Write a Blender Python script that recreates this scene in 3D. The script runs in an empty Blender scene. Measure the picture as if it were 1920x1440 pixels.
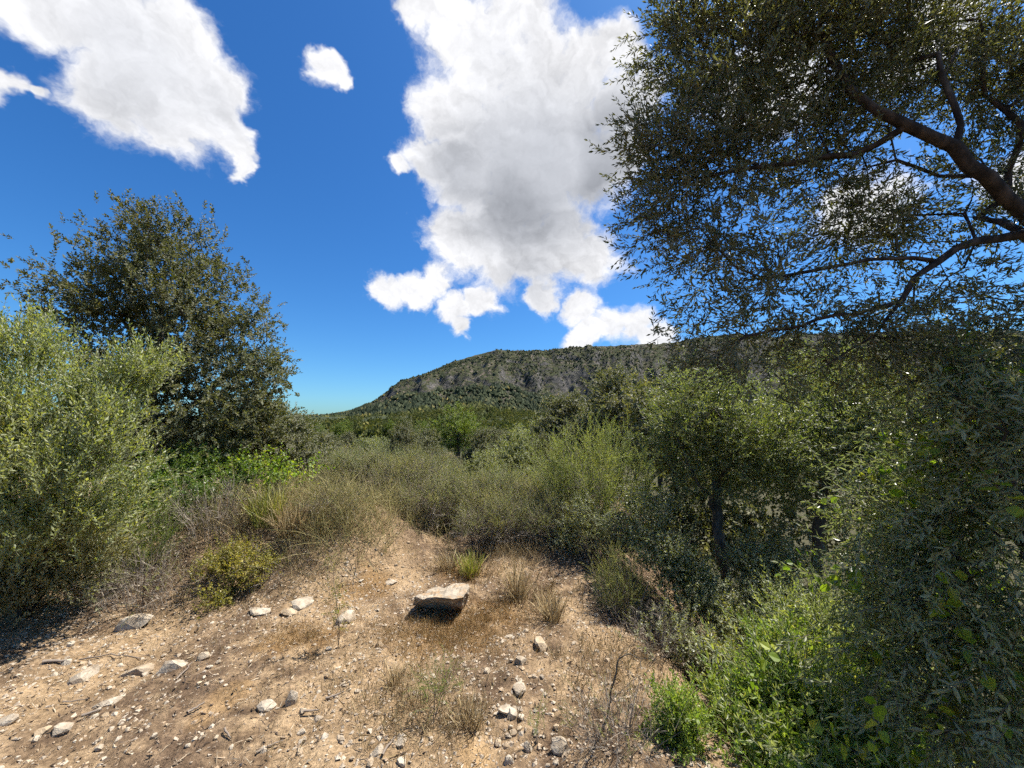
import bpy, bmesh, math
import numpy as np
from mathutils import Vector, Matrix

scene = bpy.context.scene
COL = scene.collection
R = math.radians

# ------------------------------------------------------------------ camera
EYE = np.array([0.0, 0.0, 1.6])
PITCH = R(5.95)
cam_data = bpy.data.cameras.new("camera")
cam_data.sensor_width = 36.0
cam_data.lens = 13.5
cam_data.clip_start = 0.05
cam_data.clip_end = 12000
cam = bpy.data.objects.new("camera", cam_data)
cam.location = EYE
cam.rotation_euler = (math.pi / 2 + PITCH, 0, 0)
COL.objects.link(cam)
scene.camera = cam

def ray(px, py):
    cx, cy = (px - 960) / 720.0, (720 - py) / 720.0
    return np.array([cx, math.cos(PITCH) - cy * math.sin(PITCH), math.sin(PITCH) + cy * math.cos(PITCH)])

def at(px, py, d):
    """the point at world distance y = d that is seen at photo pixel px, py"""
    r = ray(px, py)
    return EYE + r * (d / r[1])

# ------------------------------------------------------------------ sun, sky, exposure
SUN_AZ, SUN_EL = R(64), R(62)          # azimuth clockwise from +Y
sun_dir = np.array([math.sin(SUN_AZ) * math.cos(SUN_EL), math.cos(SUN_AZ) * math.cos(SUN_EL), math.sin(SUN_EL)])
sl = bpy.data.lights.new("sun", 'SUN')
sl.energy = 5.0
sl.angle = R(0.53)
sl.color = (1.0, 0.955, 0.88)
so = bpy.data.objects.new("sun", sl)
so.rotation_euler = Vector(-sun_dir).to_track_quat('-Z', 'Y').to_euler()
so.location = (20, 20, 40)
COL.objects.link(so)

scene.view_settings.view_transform = 'Standard'
scene.view_settings.look = 'None'
scene.view_settings.exposure = 1.12
scene.view_settings.gamma = 1.0
scene.view_settings.use_curve_mapping = False

cy_ = scene.cycles
cy_.max_bounces = 8
cy_.diffuse_bounces = 4
cy_.glossy_bounces = 2
cy_.transmission_bounces = 5
cy_.transparent_max_bounces = 4
cy_.caustics_reflective = False
cy_.caustics_refractive = False
cy_.sample_clamp_indirect = 4.0
cy_.use_denoising = False
cy_.use_adaptive_sampling = True
cy_.adaptive_threshold = 0.03
cy_.adaptive_min_samples = 24

class NT:
    """small helper to wire shader nodes"""
    def __init__(s, tree):
        s.t = tree
        s.n = tree.nodes
        s.l = tree.links
    def new(s, kind, **kw):
        n = s.n.new(kind)
        for k, v in kw.items():
            setattr(n, k, v)
        return n
    def put(s, sock, v):
        if v is None:
            return
        if hasattr(v, "is_output"):
            s.l.new(v, sock)
        elif isinstance(v, (tuple, list)) and sock.type == 'RGBA' and len(v) == 3:
            sock.default_value = (*v, 1)
        else:
            sock.default_value = v
    def math(s, op, a, b=None, c=None, clamp=False):
        n = s.new('ShaderNodeMath', operation=op, use_clamp=clamp)
        s.put(n.inputs[0], a); s.put(n.inputs[1], b); s.put(n.inputs[2], c)
        return n.outputs[0]
    def vec(s, op, a, b=None, c=None):
        n = s.new('ShaderNodeVectorMath', operation=op)
        s.put(n.inputs[0], a); s.put(n.inputs[1], b)
        if c is not None:
            if op == 'SCALE': s.put(n.inputs[3], c)
            else: s.put(n.inputs[2], c)
        return n.outputs[1] if op in ('LENGTH', 'DISTANCE', 'DOT_PRODUCT') else n.outputs[0]
    def noise(s, v, scale, detail=4, rough=0.55, dist=0.0, color=False, lac=2.0):
        n = s.new('ShaderNodeTexNoise')
        s.put(n.inputs['Vector'], v)
        n.inputs['Scale'].default_value = scale
        n.inputs['Detail'].default_value = detail
        n.inputs['Roughness'].default_value = rough
        n.inputs['Lacunarity'].default_value = lac
        n.inputs['Distortion'].default_value = dist
        return n.outputs['Color'] if color else n.outputs['Fac']
    def smooth(s, v, a, b, lo=0.0, hi=1.0):
        n = s.new('ShaderNodeMapRange', interpolation_type='SMOOTHSTEP')
        s.put(n.inputs[0], v)
        n.inputs[1].default_value = a; n.inputs[2].default_value = b
        n.inputs[3].default_value = lo; n.inputs[4].default_value = hi
        return n.outputs[0]
    def mix(s, f, a, b, blend='MIX'):
        n = s.new('ShaderNodeMix', data_type='RGBA', blend_type=blend)
        s.put(n.inputs[0], f); s.put(n.inputs[6], a); s.put(n.inputs[7], b)
        return n.outputs[2]
    def ramp(s, f, stops):
        n = s.new('ShaderNodeValToRGB')
        cr = n.color_ramp
        while len(cr.elements) < len(stops):
            cr.elements.new(0.5)
        for e, (p, c) in zip(cr.elements, stops):
            e.position = p; e.color = (*c, 1)
        s.put(n.inputs[0], f)
        return n.outputs[0]

# clouds: photo pixel centre and radius of each billow
CLOUDS = [(40, 0, 80), (150, 40, 80), (250, 70, 100), (340, 60, 80), (300, 150, 110), (390, 150, 80), (215, 180, 80), (330, 220, 80),
          (410, 225, 60), (430, 275, 40), (450, 308, 25), (30, 160, 40), (-30, 180, 60), (85, 175, 25),
          (596, 108, 40), (622, 142, 25),
          (790, 20, 60), (860, 60, 100), (960, 30, 100), (900, 130, 100), (1010, 150, 110), (1100, 130, 80), (1165, 90, 60),
          (1170, 190, 80), (1050, 240, 110), (950, 260, 110), (840, 200, 80), (800, 290, 60), (880, 330, 80), (985, 345, 110), (1090, 310, 100),
          (1160, 290, 60), (960, 400, 60), (735, 300, 25),
          (865, 452, 70), (945, 470, 80), (1030, 475, 90), (1110, 490, 70), (1060, 440, 70), (1030, 555, 40),
          (715, 548, 40), (765, 545, 40), (808, 530, 40), (850, 570, 40), (905, 562, 40), (868, 607, 25),
          (1090, 582, 40),
          (1095, 632, 40), (1145, 618, 40), (1190, 618, 40), (1222, 642, 40),
          (1420, 170, 110), (1620, 400, 80), (1740, 60, 100), (1960, 330, 100)]
CORES = [(1000, 340, 260, 1.0), (1130, 310, 230, 1.0), (880, 330, 150, 0.8), (1000, 515, 110, 0.45), (250, 140, 210, 0.46), (380, 190, 120, 0.38), (1150, 655, 70, 0.35), (940, 130, 150, 0.22)]  # grey self-shading painted into the thick parts of the clouds
# the same kind of billows elsewhere round the sky (azimuth, elevation, radius in degrees)
FAR_CLOUDS = [(-100, 30, 10), (-115, 34, 8), (-155, 40, 10), (165, 27, 10), (120, 30, 10), (105, 35, 8), (-130, 60, 10)]

ZS = 1.2
def qdir(v):
    v = np.asarray(v, float); v = v / np.linalg.norm(v)
    return v * np.array([1, 1, ZS])

def build_world():
    w = bpy.data.worlds.new("World")
    scene.world = w
    w.use_nodes = True
    w.node_tree.nodes.clear()
    T = NT(w.node_tree)
    sky = T.new('ShaderNodeTexSky', sky_type='NISHITA')
    sky.sun_disc = False
    sky.sun_elevation = SUN_EL
    sky.sun_rotation = SUN_AZ
    sky.altitude = 300
    sky.air_density = 1.0
    sky.dust_density = 0.9
    sky.ozone_density = 1.8
    hs = T.new('ShaderNodeHueSaturation')
    hs.inputs['Saturation'].default_value = 1.25
    hs.inputs['Value'].default_value = 1.32
    T.put(hs.inputs['Color'], sky.outputs[0])
    blue = T.mix(1.0, hs.outputs[0], (0.50, 0.87, 1.16), 'MULTIPLY')
    tc = T.new('ShaderNodeTexCoord')
    d = T.vec('NORMALIZE', tc.outputs['Generated'])
    q = T.vec('MULTIPLY', d, (1, 1, ZS))
    warp = T.noise(q, 5.0, 3, 0.5, color=True)
    qs = T.vec('MULTIPLY_ADD', T.vec('SUBTRACT', warp, (0.5, 0.5, 0.5)), (0.10, 0.10, 0.10), q)
    fine = T.vec('SUBTRACT', T.noise(q, 13.0, 4, 0.62, color=True), (0.5, 0.5, 0.5))
    qw = T.vec('MULTIPLY_ADD', fine, (0.085, 0.085, 0.085), qs)
    groups = {}
    for (px, py, r) in CLOUDS:
        c = qdir(ray(px, py))
        e1, e2 = qdir(ray(px + r, py)), qdir(ray(px, py + r))
        rad = 0.56 * (np.linalg.norm(e1 - c) + np.linalg.norm(e2 - c))
        groups.setdefault(round(math.log(rad) * 5), []).append(c)
    for (a, e, r) in FAR_CLOUDS:
        v = [math.sin(R(a)) * math.cos(R(e)), math.cos(R(a)) * math.cos(R(e)), math.sin(R(e))]
        groups.setdefault(round(math.log(R(r)) * 5), []).append(qdir(v))
    cur = None
    for k, cs in groups.items():
        m = None
        for c in cs:
            L = T.vec('DISTANCE', qw, tuple(c))
            m = L if m is None else T.math('MINIMUM', m, L)
        m = T.math('MULTIPLY', m, 1 / math.exp(k / 5.0))
        cur = m if cur is None else T.math('SMOOTH_MIN', cur, m, 0.3)
    core = None
    for (px, py, r, k) in CORES:
        c = qdir(ray(px, py)); rad = np.linalg.norm(qdir(ray(px + r, py)) - c)
        f = T.smooth(T.vec('DISTANCE', qs, tuple(c)), rad, 0.15 * rad, 0.0, k)
        core = f if core is None else T.math('MAXIMUM', core, f)
    f = T.math('SUBTRACT', 1.0, cur)
    n1 = T.noise(qw, 11.0, 7, 0.62)
    tang = sun_dir - np.array([0, 0.75, 0.45]) * 0.3
    tang = tang / np.linalg.norm(tang) * 0.018
    n2 = T.noise(T.vec('ADD', qw, tuple(tang)), 11.0, 4, 0.55)
    den = T.math('MULTIPLY_ADD', T.math('SUBTRACT', n1, 0.5), 2.2, T.math('MULTIPLY', f, 1.35))
    body = T.smooth(f, 0.0, 0.55)
    alpha = T.smooth(T.math('MULTIPLY_ADD', body, 0.40, den), -0.06, 0.98)
    soft = T.smooth(T.noise(qs, 5.0, 1, 0.4), 0.3, 0.7)
    relief = T.math('MULTIPLY', T.math('SUBTRACT', n1, n2), T.math('MULTIPLY_ADD', core, -0.6, 0.9))  # sunward light and dark put into the cloud colour
    shade = T.math('MULTIPLY', T.math('MULTIPLY_ADD', soft, 0.25, 0.80), T.math('MULTIPLY', body, core))
    lum = T.math('ADD', T.math('MULTIPLY_ADD', shade, -0.47, 1.0), relief)
    lum = T.math('MULTIPLY_ADD', T.math('MULTIPLY', body, soft), -0.16, lum)
    lum = T.math('MINIMUM', T.math('MAXIMUM', lum, 0.20), 1.02)
    tint = T.mix(shade, (1.0, 1.0, 1.02), (0.93, 0.97, 1.06))
    cloud = T.mix(1.0, tint, (9.6, 9.6, 9.6), 'MULTIPLY')
    cl = T.new('ShaderNodeVectorMath', operation='SCALE')
    T.put(cl.inputs[0], cloud); T.put(cl.inputs[3], lum)
    out = T.mix(T.math('MULTIPLY', alpha, 0.985), blue, cl.outputs[0])
    bg = T.new('ShaderNodeBackground')
    T.put(bg.inputs[0], out)
    bg.inputs[1].default_value = 0.05
    wo = T.new('ShaderNodeOutputWorld')
    T.l.new(bg.outputs[0], wo.inputs[0])
    try:
        w.cycles.sampling_method = 'MANUAL'
        w.cycles.sample_map_resolution = 512
    except Exception:
        pass
build_world()

# ------------------------------------------------------------------ numeric helpers
def sst(a, b, x):
    t = np.clip((np.asarray(x, float) - a) / (b - a), 0, 1)
    return t * t * (3 - 2 * t)

_tab = np.random.default_rng(11).random((256, 256))
def vnoise(x, y):
    x = np.asarray(x, float); y = np.asarray(y, float)
    xi = np.floor(x).astype(int); yi = np.floor(y).astype(int)
    fx = x - xi; fy = y - yi
    fx = fx * fx * (3 - 2 * fx); fy = fy * fy * (3 - 2 * fy)
    g = lambda i, j: _tab[i & 255, j & 255]
    return (g(xi, yi) * (1 - fx) + g(xi + 1, yi) * fx) * (1 - fy) + (g(xi, yi + 1) * (1 - fx) + g(xi + 1, yi + 1) * fx) * fy - 0.5

def fbm(x, y, oct=4, gain=0.5):
    s = 0; a = 1.0
    for i in range(oct):
        s = s + a * vnoise(x * 2 ** i + 17.3 * i, y * 2 ** i + 9.1 * i)
        a *= gain
    return s

def H(x, y):
    """ground height"""
    x = np.asarray(x, float); y = np.asarray(y, float)
    z = 0.10 * sst(3.4, 5.4, y)
    z = z - 3.4 * (1 - np.exp(-np.maximum(y - 7.0, 0) / 24.0)) * sst(7.0, 11.0, y)
    yb = 4.15 + 0.30 * np.clip(x, -6, 0)
    z = z + 0.42 * sst(0.0, 1.2, y - yb) * sst(-0.75, -1.75, x) * sst(16, 8, y)
    z = z + 0.16 * np.exp(-(((x + 2.1) / 0.7) ** 2 + ((y - 4.5) / 0.55) ** 2))
    xe = np.interp(y, [-50, 0, 2, 3.4, 5, 7, 10, 20, 60], [1.2, 1.1, 1.0, 0.72, 1.0, 1.9, 3.6, 9, 20])
    dx = x - xe
    z = z - 1.75 * sst(-0.15, 2.9, dx) * sst(40, 14, y)
    near = sst(30, 10, y)
    z = z + near * (0.07 * fbm(x * 1.1 + 3, y * 1.1, 3) + 0.035 * fbm(x * 4.3, y * 4.3 + 5, 3)) + (1 - near) * 0.9 * fbm(x * 0.05, y * 0.05, 3)
    z = z + 13 * sst(130, 420, y) 
    return z

def G(px, py, d):
    p = at(px, py, d)
    return np.array([p[0], d, float(H(p[0], d))])

def ground_hit(px, py):
    """where the sight line through a photo pixel meets the ground"""
    r = ray(px, py)
    t = np.arange(0.5, 14.0, 0.01)
    P = EYE + r * t[:, None]
    below = P[:, 2] <= H(P[:, 0], P[:, 1])
    p = P[int(np.argmax(below))] if below.any() else P[-1]
    return np.array([p[0], p[1], float(H(p[0], p[1]))])

def unit(v):
    return v / (np.linalg.norm(v, axis=-1, keepdims=True) + 1e-9)

def frames(d, roll):
    d = unit(d)
    a = np.where(np.abs(d[:, 2:3]) < 0.9, np.array([[0, 0, 1.0]]), np.array([[1.0, 0, 0]]))
    x = unit(np.cross(a, d)); y = np.cross(d, x)
    c, s = np.cos(roll)[:, None], np.sin(roll)[:, None]
    return np.stack([x * c + y * s, -x * s + y * c, d], axis=-1)

class MB:
    """collects triangles, builds one mesh object"""
    def __init__(s):
        s.V = []; s.F = []; s.M = []; s.n = 0; s.sm = []
    def add(s, V, F, m=0, smooth=False):
        V = np.asarray(V, float).reshape(-1, 3); F = np.asarray(F, int).reshape(-1, 3)
        s.V.append(V); s.F.append(F + s.n)
        s.M.append(np.full(len(F), m) if np.isscalar(m) else np.asarray(m))
        s.sm.append(np.full(len(F), smooth))
        s.n += len(V)
    def inst(s, tmpl, Rm, t, sc):
        """copies of a template (V, F, M) with rotation matrices, positions and sizes"""
        V, F, M = tmpl
        n = len(t)
        if n == 0:
            return
        sc = np.asarray(sc, float)
        sc = sc[:, None, None] if sc.ndim == 1 else sc[:, None, :]
        W = np.einsum('nij,nvj->nvi', Rm, V[None] * sc) + t[:, None, :]
        FF = F[None] + (np.arange(n) * len(V))[:, None, None]
        s.add(W.reshape(-1, 3), FF.reshape(-1, 3), np.tile(M, n))
    def mesh(s, name, mats):
        V = np.concatenate(s.V); F = np.concatenate(s.F); M = np.concatenate(s.M); S = np.concatenate(s.sm)
        me = bpy.data.meshes.new(name)
        me.vertices.add(len(V)); me.vertices.foreach_set('co', V.ravel().astype(np.float32))
        me.loops.add(F.size); me.loops.foreach_set('vertex_index', F.ravel().astype(np.int32))
        me.polygons.add(len(F)); me.polygons.foreach_set('loop_start', (np.arange(len(F)) * 3).astype(np.int32))
        me.polygons.foreach_set('material_index', M.astype(np.int32))
        me.polygons.foreach_set('use_smooth', S.astype(bool))
        for m in mats:
            me.materials.append(m)
        me.update(calc_edges=True)
        return me
    def build(s, name, mats, parent=None, loc=None):
        o = bpy.data.objects.new(name, s.mesh(name, mats))
        COL.objects.link(o)
        if parent is not None: o.parent = parent
        if loc is not None: o.location = loc
        return o

def tag(o, label=None, cat=None, group=None, kind=None):
    for k, v in (("label", label), ("category", cat), ("group", group), ("kind", kind)):
        if v: o[k] = v
    return o

def empty(name, loc, rz=0.0):
    o = bpy.data.objects.new(name, None)
    o.empty_display_size = 0.2
    o.location = loc; o.rotation_euler = (0, 0, rz)
    COL.objects.link(o)
    return o

def copy_thing(src, loc, rz, sc, label, group=None):
    r = src.copy(); COL.objects.link(r)
    r.location = loc; r.rotation_euler = (0, 0, rz); r.scale = sc if hasattr(sc, '__len__') else (sc, sc, sc)
    r["label"] = label
    if group: r["group"] = group
    for ch in list(src.children):
        c = ch.copy(); COL.objects.link(c); c.parent = r
        for g in ch.children:
            k = g.copy(); COL.objects.link(k); k.parent = c
    return r

# ------------------------------------------------------------------ materials
def new_mat(name):
    m = bpy.data.materials.new(name)
    m.use_nodes = True
    m.node_tree.nodes.clear()
    return m, NT(m.node_tree)

def finish(T, surf):
    o = T.new('ShaderNodeOutputMaterial')
    T.l.new(surf, o.inputs[0])

def leaf_mat(name, dark, mid, light, back=None, rough=0.42, trans=0.28, tcol=None, spec=0.5, clump=2.2):
    """leaf tissue: every leaf a slightly different green, paler underside, light passing through"""
    m, T = new_mat(name)
    geo = T.new('ShaderNodeNewGeometry')
    col = T.ramp(geo.outputs['Random Per Island'], [(0.0, dark), (0.5, mid), (0.88, light), (1.0, tuple(0.5 * a + 0.5 * b for a, b in zip(light, (0.30, 0.22, 0.06))))])
    nz = T.noise(geo.outputs['Position'], clump, 2, 0.5)
    col = T.mix(T.smooth(nz, 0.35, 0.68), T.mix(1.0, col, (0.72, 0.78, 0.75), 'MULTIPLY'), T.mix(1.0, col, (1.2, 1.16, 1.0), 'MULTIPLY'))
    if back is not None:
        col = T.mix(T.math('MULTIPLY', geo.outputs['Backfacing'], 0.75), col, back)
    p = T.new('ShaderNodeBsdfPrincipled')
    T.put(p.inputs['Base Color'], col)
    p.inputs['Roughness'].default_value = rough
    p.inputs['Specular IOR Level'].default_value = spec
    tr = T.new('ShaderNodeBsdfTranslucent')
    T.put(tr.inputs[0], T.mix(1.0, col, tcol or (1.5, 1.55, 0.6), 'MULTIPLY'))
    mx = T.new('ShaderNodeMixShader')
    mx.inputs[0].default_value = trans
    T.l.new(p.outputs[0], mx.inputs[1]); T.l.new(tr.outputs[0], mx.inputs[2])
    finish(T, mx.outputs[0])
    return m

def bark_mat(name, a, b, scale=14.0, bump=0.5):
    m, T = new_mat(name)
    tc = T.new('ShaderNodeTexCoord')
    st = T.vec('MULTIPLY', tc.outputs['Object'], (1, 1, 0.35))
    n = T.noise(st, scale, 6, 0.65)
    n2 = T.noise(tc.outputs['Object'], 3.0, 3, 0.5)
    col = T.mix(T.smooth(n, 0.35, 0.7), a, b)
    col = T.mix(T.smooth(n2, 0.55, 0.75, 0, 0.55), col, (0.26, 0.25, 0.22))
    bp = T.new('ShaderNodeBump'); bp.inputs['Strength'].default_value = bump; bp.inputs['Distance'].default_value = 0.01
    T.put(bp.inputs['Height'], n)
    p = T.new('ShaderNodeBsdfPrincipled')
    T.put(p.inputs['Base Color'], col); p.inputs['Roughness'].default_value = 0.9; p.inputs['Specular IOR Level'].default_value = 0.2
    T.l.new(bp.outputs[0], p.inputs['Normal'])
    finish(T, p.outputs[0])
    return m

def dry_mat(name, stops, rough=0.8, trans=0.15):
    m, T = new_mat(name)
    geo = T.new('ShaderNodeNewGeometry')
    col = T.ramp(geo.outputs['Random Per Island'], stops)
    p = T.new('ShaderNodeBsdfPrincipled')
    T.put(p.inputs['Base Color'], col); p.inputs['Roughness'].default_value = rough; p.inputs['Specular IOR Level'].default_value = 0.25
    tr = T.new('ShaderNodeBsdfTranslucent'); T.put(tr.inputs[0], col)
    mx = T.new('ShaderNodeMixShader'); mx.inputs[0].default_value = trans
    T.l.new(p.outputs[0], mx.inputs[1]); T.l.new(tr.outputs[0], mx.inputs[2])
    finish(T, mx.outputs[0])
    return m

def stone_mat(name, a, b, c, scale=9.0, island=False, orange=0.0):
    m, T = new_mat(name)
    tc = T.new('ShaderNodeTexCoord'); geo = T.new('ShaderNodeNewGeometry')
    oi = T.new('ShaderNodeObjectInfo')
    pos = geo.outputs['Position']
    n = T.noise(pos, scale, 6, 0.6)
    n2 = T.noise(pos, scale * 6, 5, 0.65)
    col = T.mix(T.smooth(n, 0.35, 0.65), a, b)
    rnd = geo.outputs['Random Per Island'] if island else oi.outputs['Random']
    col = T.mix(T.smooth(rnd, 0.55, 1.0, 0, 0.6), col, c)
    col = T.mix(T.smooth(n2, 0.60, 0.72, 0, 0.55), col, (0.16, 0.14, 0.12))
    if orange:
        col = T.mix(T.smooth(T.noise(pos, scale * 1.7, 3, 0.5), 0.5, 0.62, 0, orange), col, (0.40, 0.22, 0.08))
    bp = T.new('ShaderNodeBump'); bp.inputs['Strength'].default_value = 0.55; bp.inputs['Distance'].default_value = 0.012
    T.put(bp.inputs['Height'], T.math('ADD', n2, T.math('MULTIPLY', n, 1.5)))
    p = T.new('ShaderNodeBsdfPrincipled')
    T.put(p.inputs['Base Color'], col); p.inputs['Roughness'].default_value = 0.92; p.inputs['Specular IOR Level'].default_value = 0.2
    T.l.new(bp.outputs[0], p.inputs['Normal'])
    finish(T, p.outputs[0])
    return m

M = {}
M['olive'] = leaf_mat('olive_leaf', (0.052, 0.058, 0.023), (0.085, 0.090, 0.036), (0.135, 0.135, 0.056), back=(0.16, 0.155, 0.10), rough=0.5, trans=0.30, spec=0.4)
M['olive_shrub'] = leaf_mat('olive_shrub_leaf', (0.155, 0.180, 0.055), (0.235, 0.260, 0.086), (0.320, 0.325, 0.130), back=(0.31, 0.33, 0.19), rough=0.45, trans=0.46)
M['olive_mid'] = leaf_mat('slope_olive_leaf', (0.085, 0.115, 0.034), (0.135, 0.168, 0.050), (0.200, 0.225, 0.078), back=(0.21, 0.225, 0.13), rough=0.45, trans=0.42)
M['brown_olive'] = leaf_mat('brownish_olive_leaf', (0.125, 0.125, 0.045), (0.190, 0.180, 0.066), (0.270, 0.235, 0.100), back=(0.25, 0.24, 0.14), rough=0.5, trans=0.36)
M['olive_wall'] = leaf_mat('hanging_olive_leaf', (0.120, 0.140, 0.046), (0.180, 0.200, 0.068), (0.250, 0.255, 0.105), back=(0.29, 0.30, 0.18), rough=0.36, trans=0.42, tcol=(1.2, 1.3, 0.65), spec=0.7)
M['oak'] = leaf_mat('holm_oak_leaf', (0.055, 0.060, 0.022), (0.088, 0.090, 0.034), (0.140, 0.130, 0.052), back=(0.16, 0.165, 0.095), rough=0.6, trans=0.3, spec=0.3)
M['oak_far'] = leaf_mat('far_oak_leaf', (0.085, 0.095, 0.040), (0.130, 0.135, 0.058), (0.205, 0.195, 0.095), back=(0.175, 0.170, 0.110), rough=0.6, trans=0.28, spec=0.3)
M['brown_oak'] = leaf_mat('brownish_oak_leaf', (0.110, 0.100, 0.042), (0.160, 0.140, 0.058), (0.230, 0.190, 0.085), back=(0.20, 0.17, 0.11), rough=0.6, trans=0.3, spec=0.3)
M['lentisk'] = leaf_mat('lentisk_leaf', (0.075, 0.125, 0.028), (0.115, 0.180, 0.038), (0.175, 0.235, 0.055), rough=0.42, trans=0.38)
M['vine'] = leaf_mat('vine_leaf', (0.13, 0.20, 0.02), (0.20, 0.28, 0.03), (0.30, 0.33, 0.04), rough=0.5, trans=0.5)
M['shoot'] = leaf_mat('bright_shoot_leaf', (0.115, 0.175, 0.030), (0.180, 0.250, 0.045), (0.260, 0.315, 0.080), rough=0.45, trans=0.45)
M['rosemary'] = leaf_mat('rosemary_leaf', (0.140, 0.160, 0.052), (0.200, 0.220, 0.072), (0.280, 0.275, 0.105), back=(0.22, 0.23, 0.14), rough=0.55, trans=0.38)
M['heather'] = leaf_mat('heather_leaf', (0.140, 0.155, 0.052), (0.215, 0.220, 0.075), (0.330, 0.290, 0.120), rough=0.65, trans=0.38)
M['broom'] = leaf_mat('broom_stalk', (0.15, 0.16, 0.04), (0.23, 0.23, 0.06), (0.33, 0.29, 0.10), rough=0.6, trans=0.3)
M['green_broom'] = leaf_mat('green_broom_leaf', (0.150, 0.180, 0.052), (0.220, 0.250, 0.075), (0.310, 0.320, 0.120), rough=0.55, trans=0.42)
M['pine'] = leaf_mat('pine_needle', (0.100, 0.145, 0.024), (0.150, 0.200, 0.034), (0.210, 0.250, 0.050), rough=0.55, trans=0.35)
M['asparagus'] = leaf_mat('fern_frond', (0.15, 0.21, 0.03), (0.22, 0.28, 0.04), (0.30, 0.34, 0.07), rough=0.55, trans=0.45)
M['roundleaf'] = leaf_mat('round_leaf', (0.150, 0.165, 0.042), (0.230, 0.240, 0.065), (0.320, 0.310, 0.115), back=(0.27, 0.28, 0.19), rough=0.45, trans=0.35)
M['yellowleaf'] = leaf_mat('yellowing_leaf', (0.15, 0.15, 0.030), (0.24, 0.22, 0.040), (0.35, 0.29, 0.07), rough=0.5, trans=0.45)
M['forest'] = leaf_mat('forest_crown', (0.026, 0.036, 0.019), (0.040, 0.051, 0.027), (0.062, 0.070, 0.038), rough=0.8, trans=0.05, spec=0.1, clump=0.02)
M['wood'] = leaf_mat('woodland_leaf', (0.055, 0.064, 0.027), (0.085, 0.094, 0.036), (0.125, 0.128, 0.050), rough=0.8, trans=0.22, spec=0.05, clump=0.06)
M['bark'] = bark_mat('oak_bark', (0.045, 0.038, 0.032), (0.13, 0.112, 0.095))
M['olive_bark'] = bark_mat('olive_bark', (0.022, 0.017, 0.014), (0.085, 0.062, 0.050), 22.0, 1.0)
M['twig'] = dry_mat('twig', [(0, (0.09, 0.07, 0.05)), (1, (0.19, 0.155, 0.11))])
M['green_twig'] = dry_mat('green_twig', [(0, (0.14, 0.14, 0.07)), (1, (0.26, 0.25, 0.15))])
M['dead'] = dry_mat('dead_twig', [(0, (0.12, 0.095, 0.075)), (0.5, (0.23, 0.19, 0.15)), (1, (0.42, 0.36, 0.28))])
M['straw'] = dry_mat('dry_straw', [(0, (0.20, 0.135, 0.062)), (0.45, (0.34, 0.25, 0.125)), (1, (0.50, 0.40, 0.23))], trans=0.35)
M['gold'] = dry_mat('golden_grass', [(0, (0.14, 0.14, 0.045)), (0.5, (0.25, 0.22, 0.085)), (1, (0.42, 0.35, 0.17))], trans=0.35)
M['rust'] = dry_mat('rusty_straw', [(0, (0.21, 0.125, 0.042)), (0.6, (0.32, 0.205, 0.08)), (1, (0.45, 0.33, 0.16))], trans=0.35)
M['litter'] = dry_mat('leaf_litter', [(0, (0.075, 0.052, 0.036)), (0.4, (0.17, 0.12, 0.08)), (0.75, (0.30, 0.225, 0.15)), (1, (0.48, 0.40, 0.28))], trans=0.05)
M['stick'] = dry_mat('weathered_stick', [(0, (0.085, 0.065, 0.05)), (0.6, (0.20, 0.16, 0.125)), (1, (0.38, 0.33, 0.27))], trans=0.0)
M['stone'] = stone_mat('limestone', (0.26, 0.205, 0.145), (0.45, 0.385, 0.295), (0.37, 0.255, 0.14), 14)
M['boulder'] = stone_mat('boulder_limestone', (0.20, 0.16, 0.115), (0.33, 0.28, 0.215), (0.28, 0.24, 0.19), 9, orange=0.35)
M['gravel'] = stone_mat('gravel', (0.25, 0.195, 0.14), (0.48, 0.405, 0.31), (0.40, 0.26, 0.14), 30, island=True)

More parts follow.
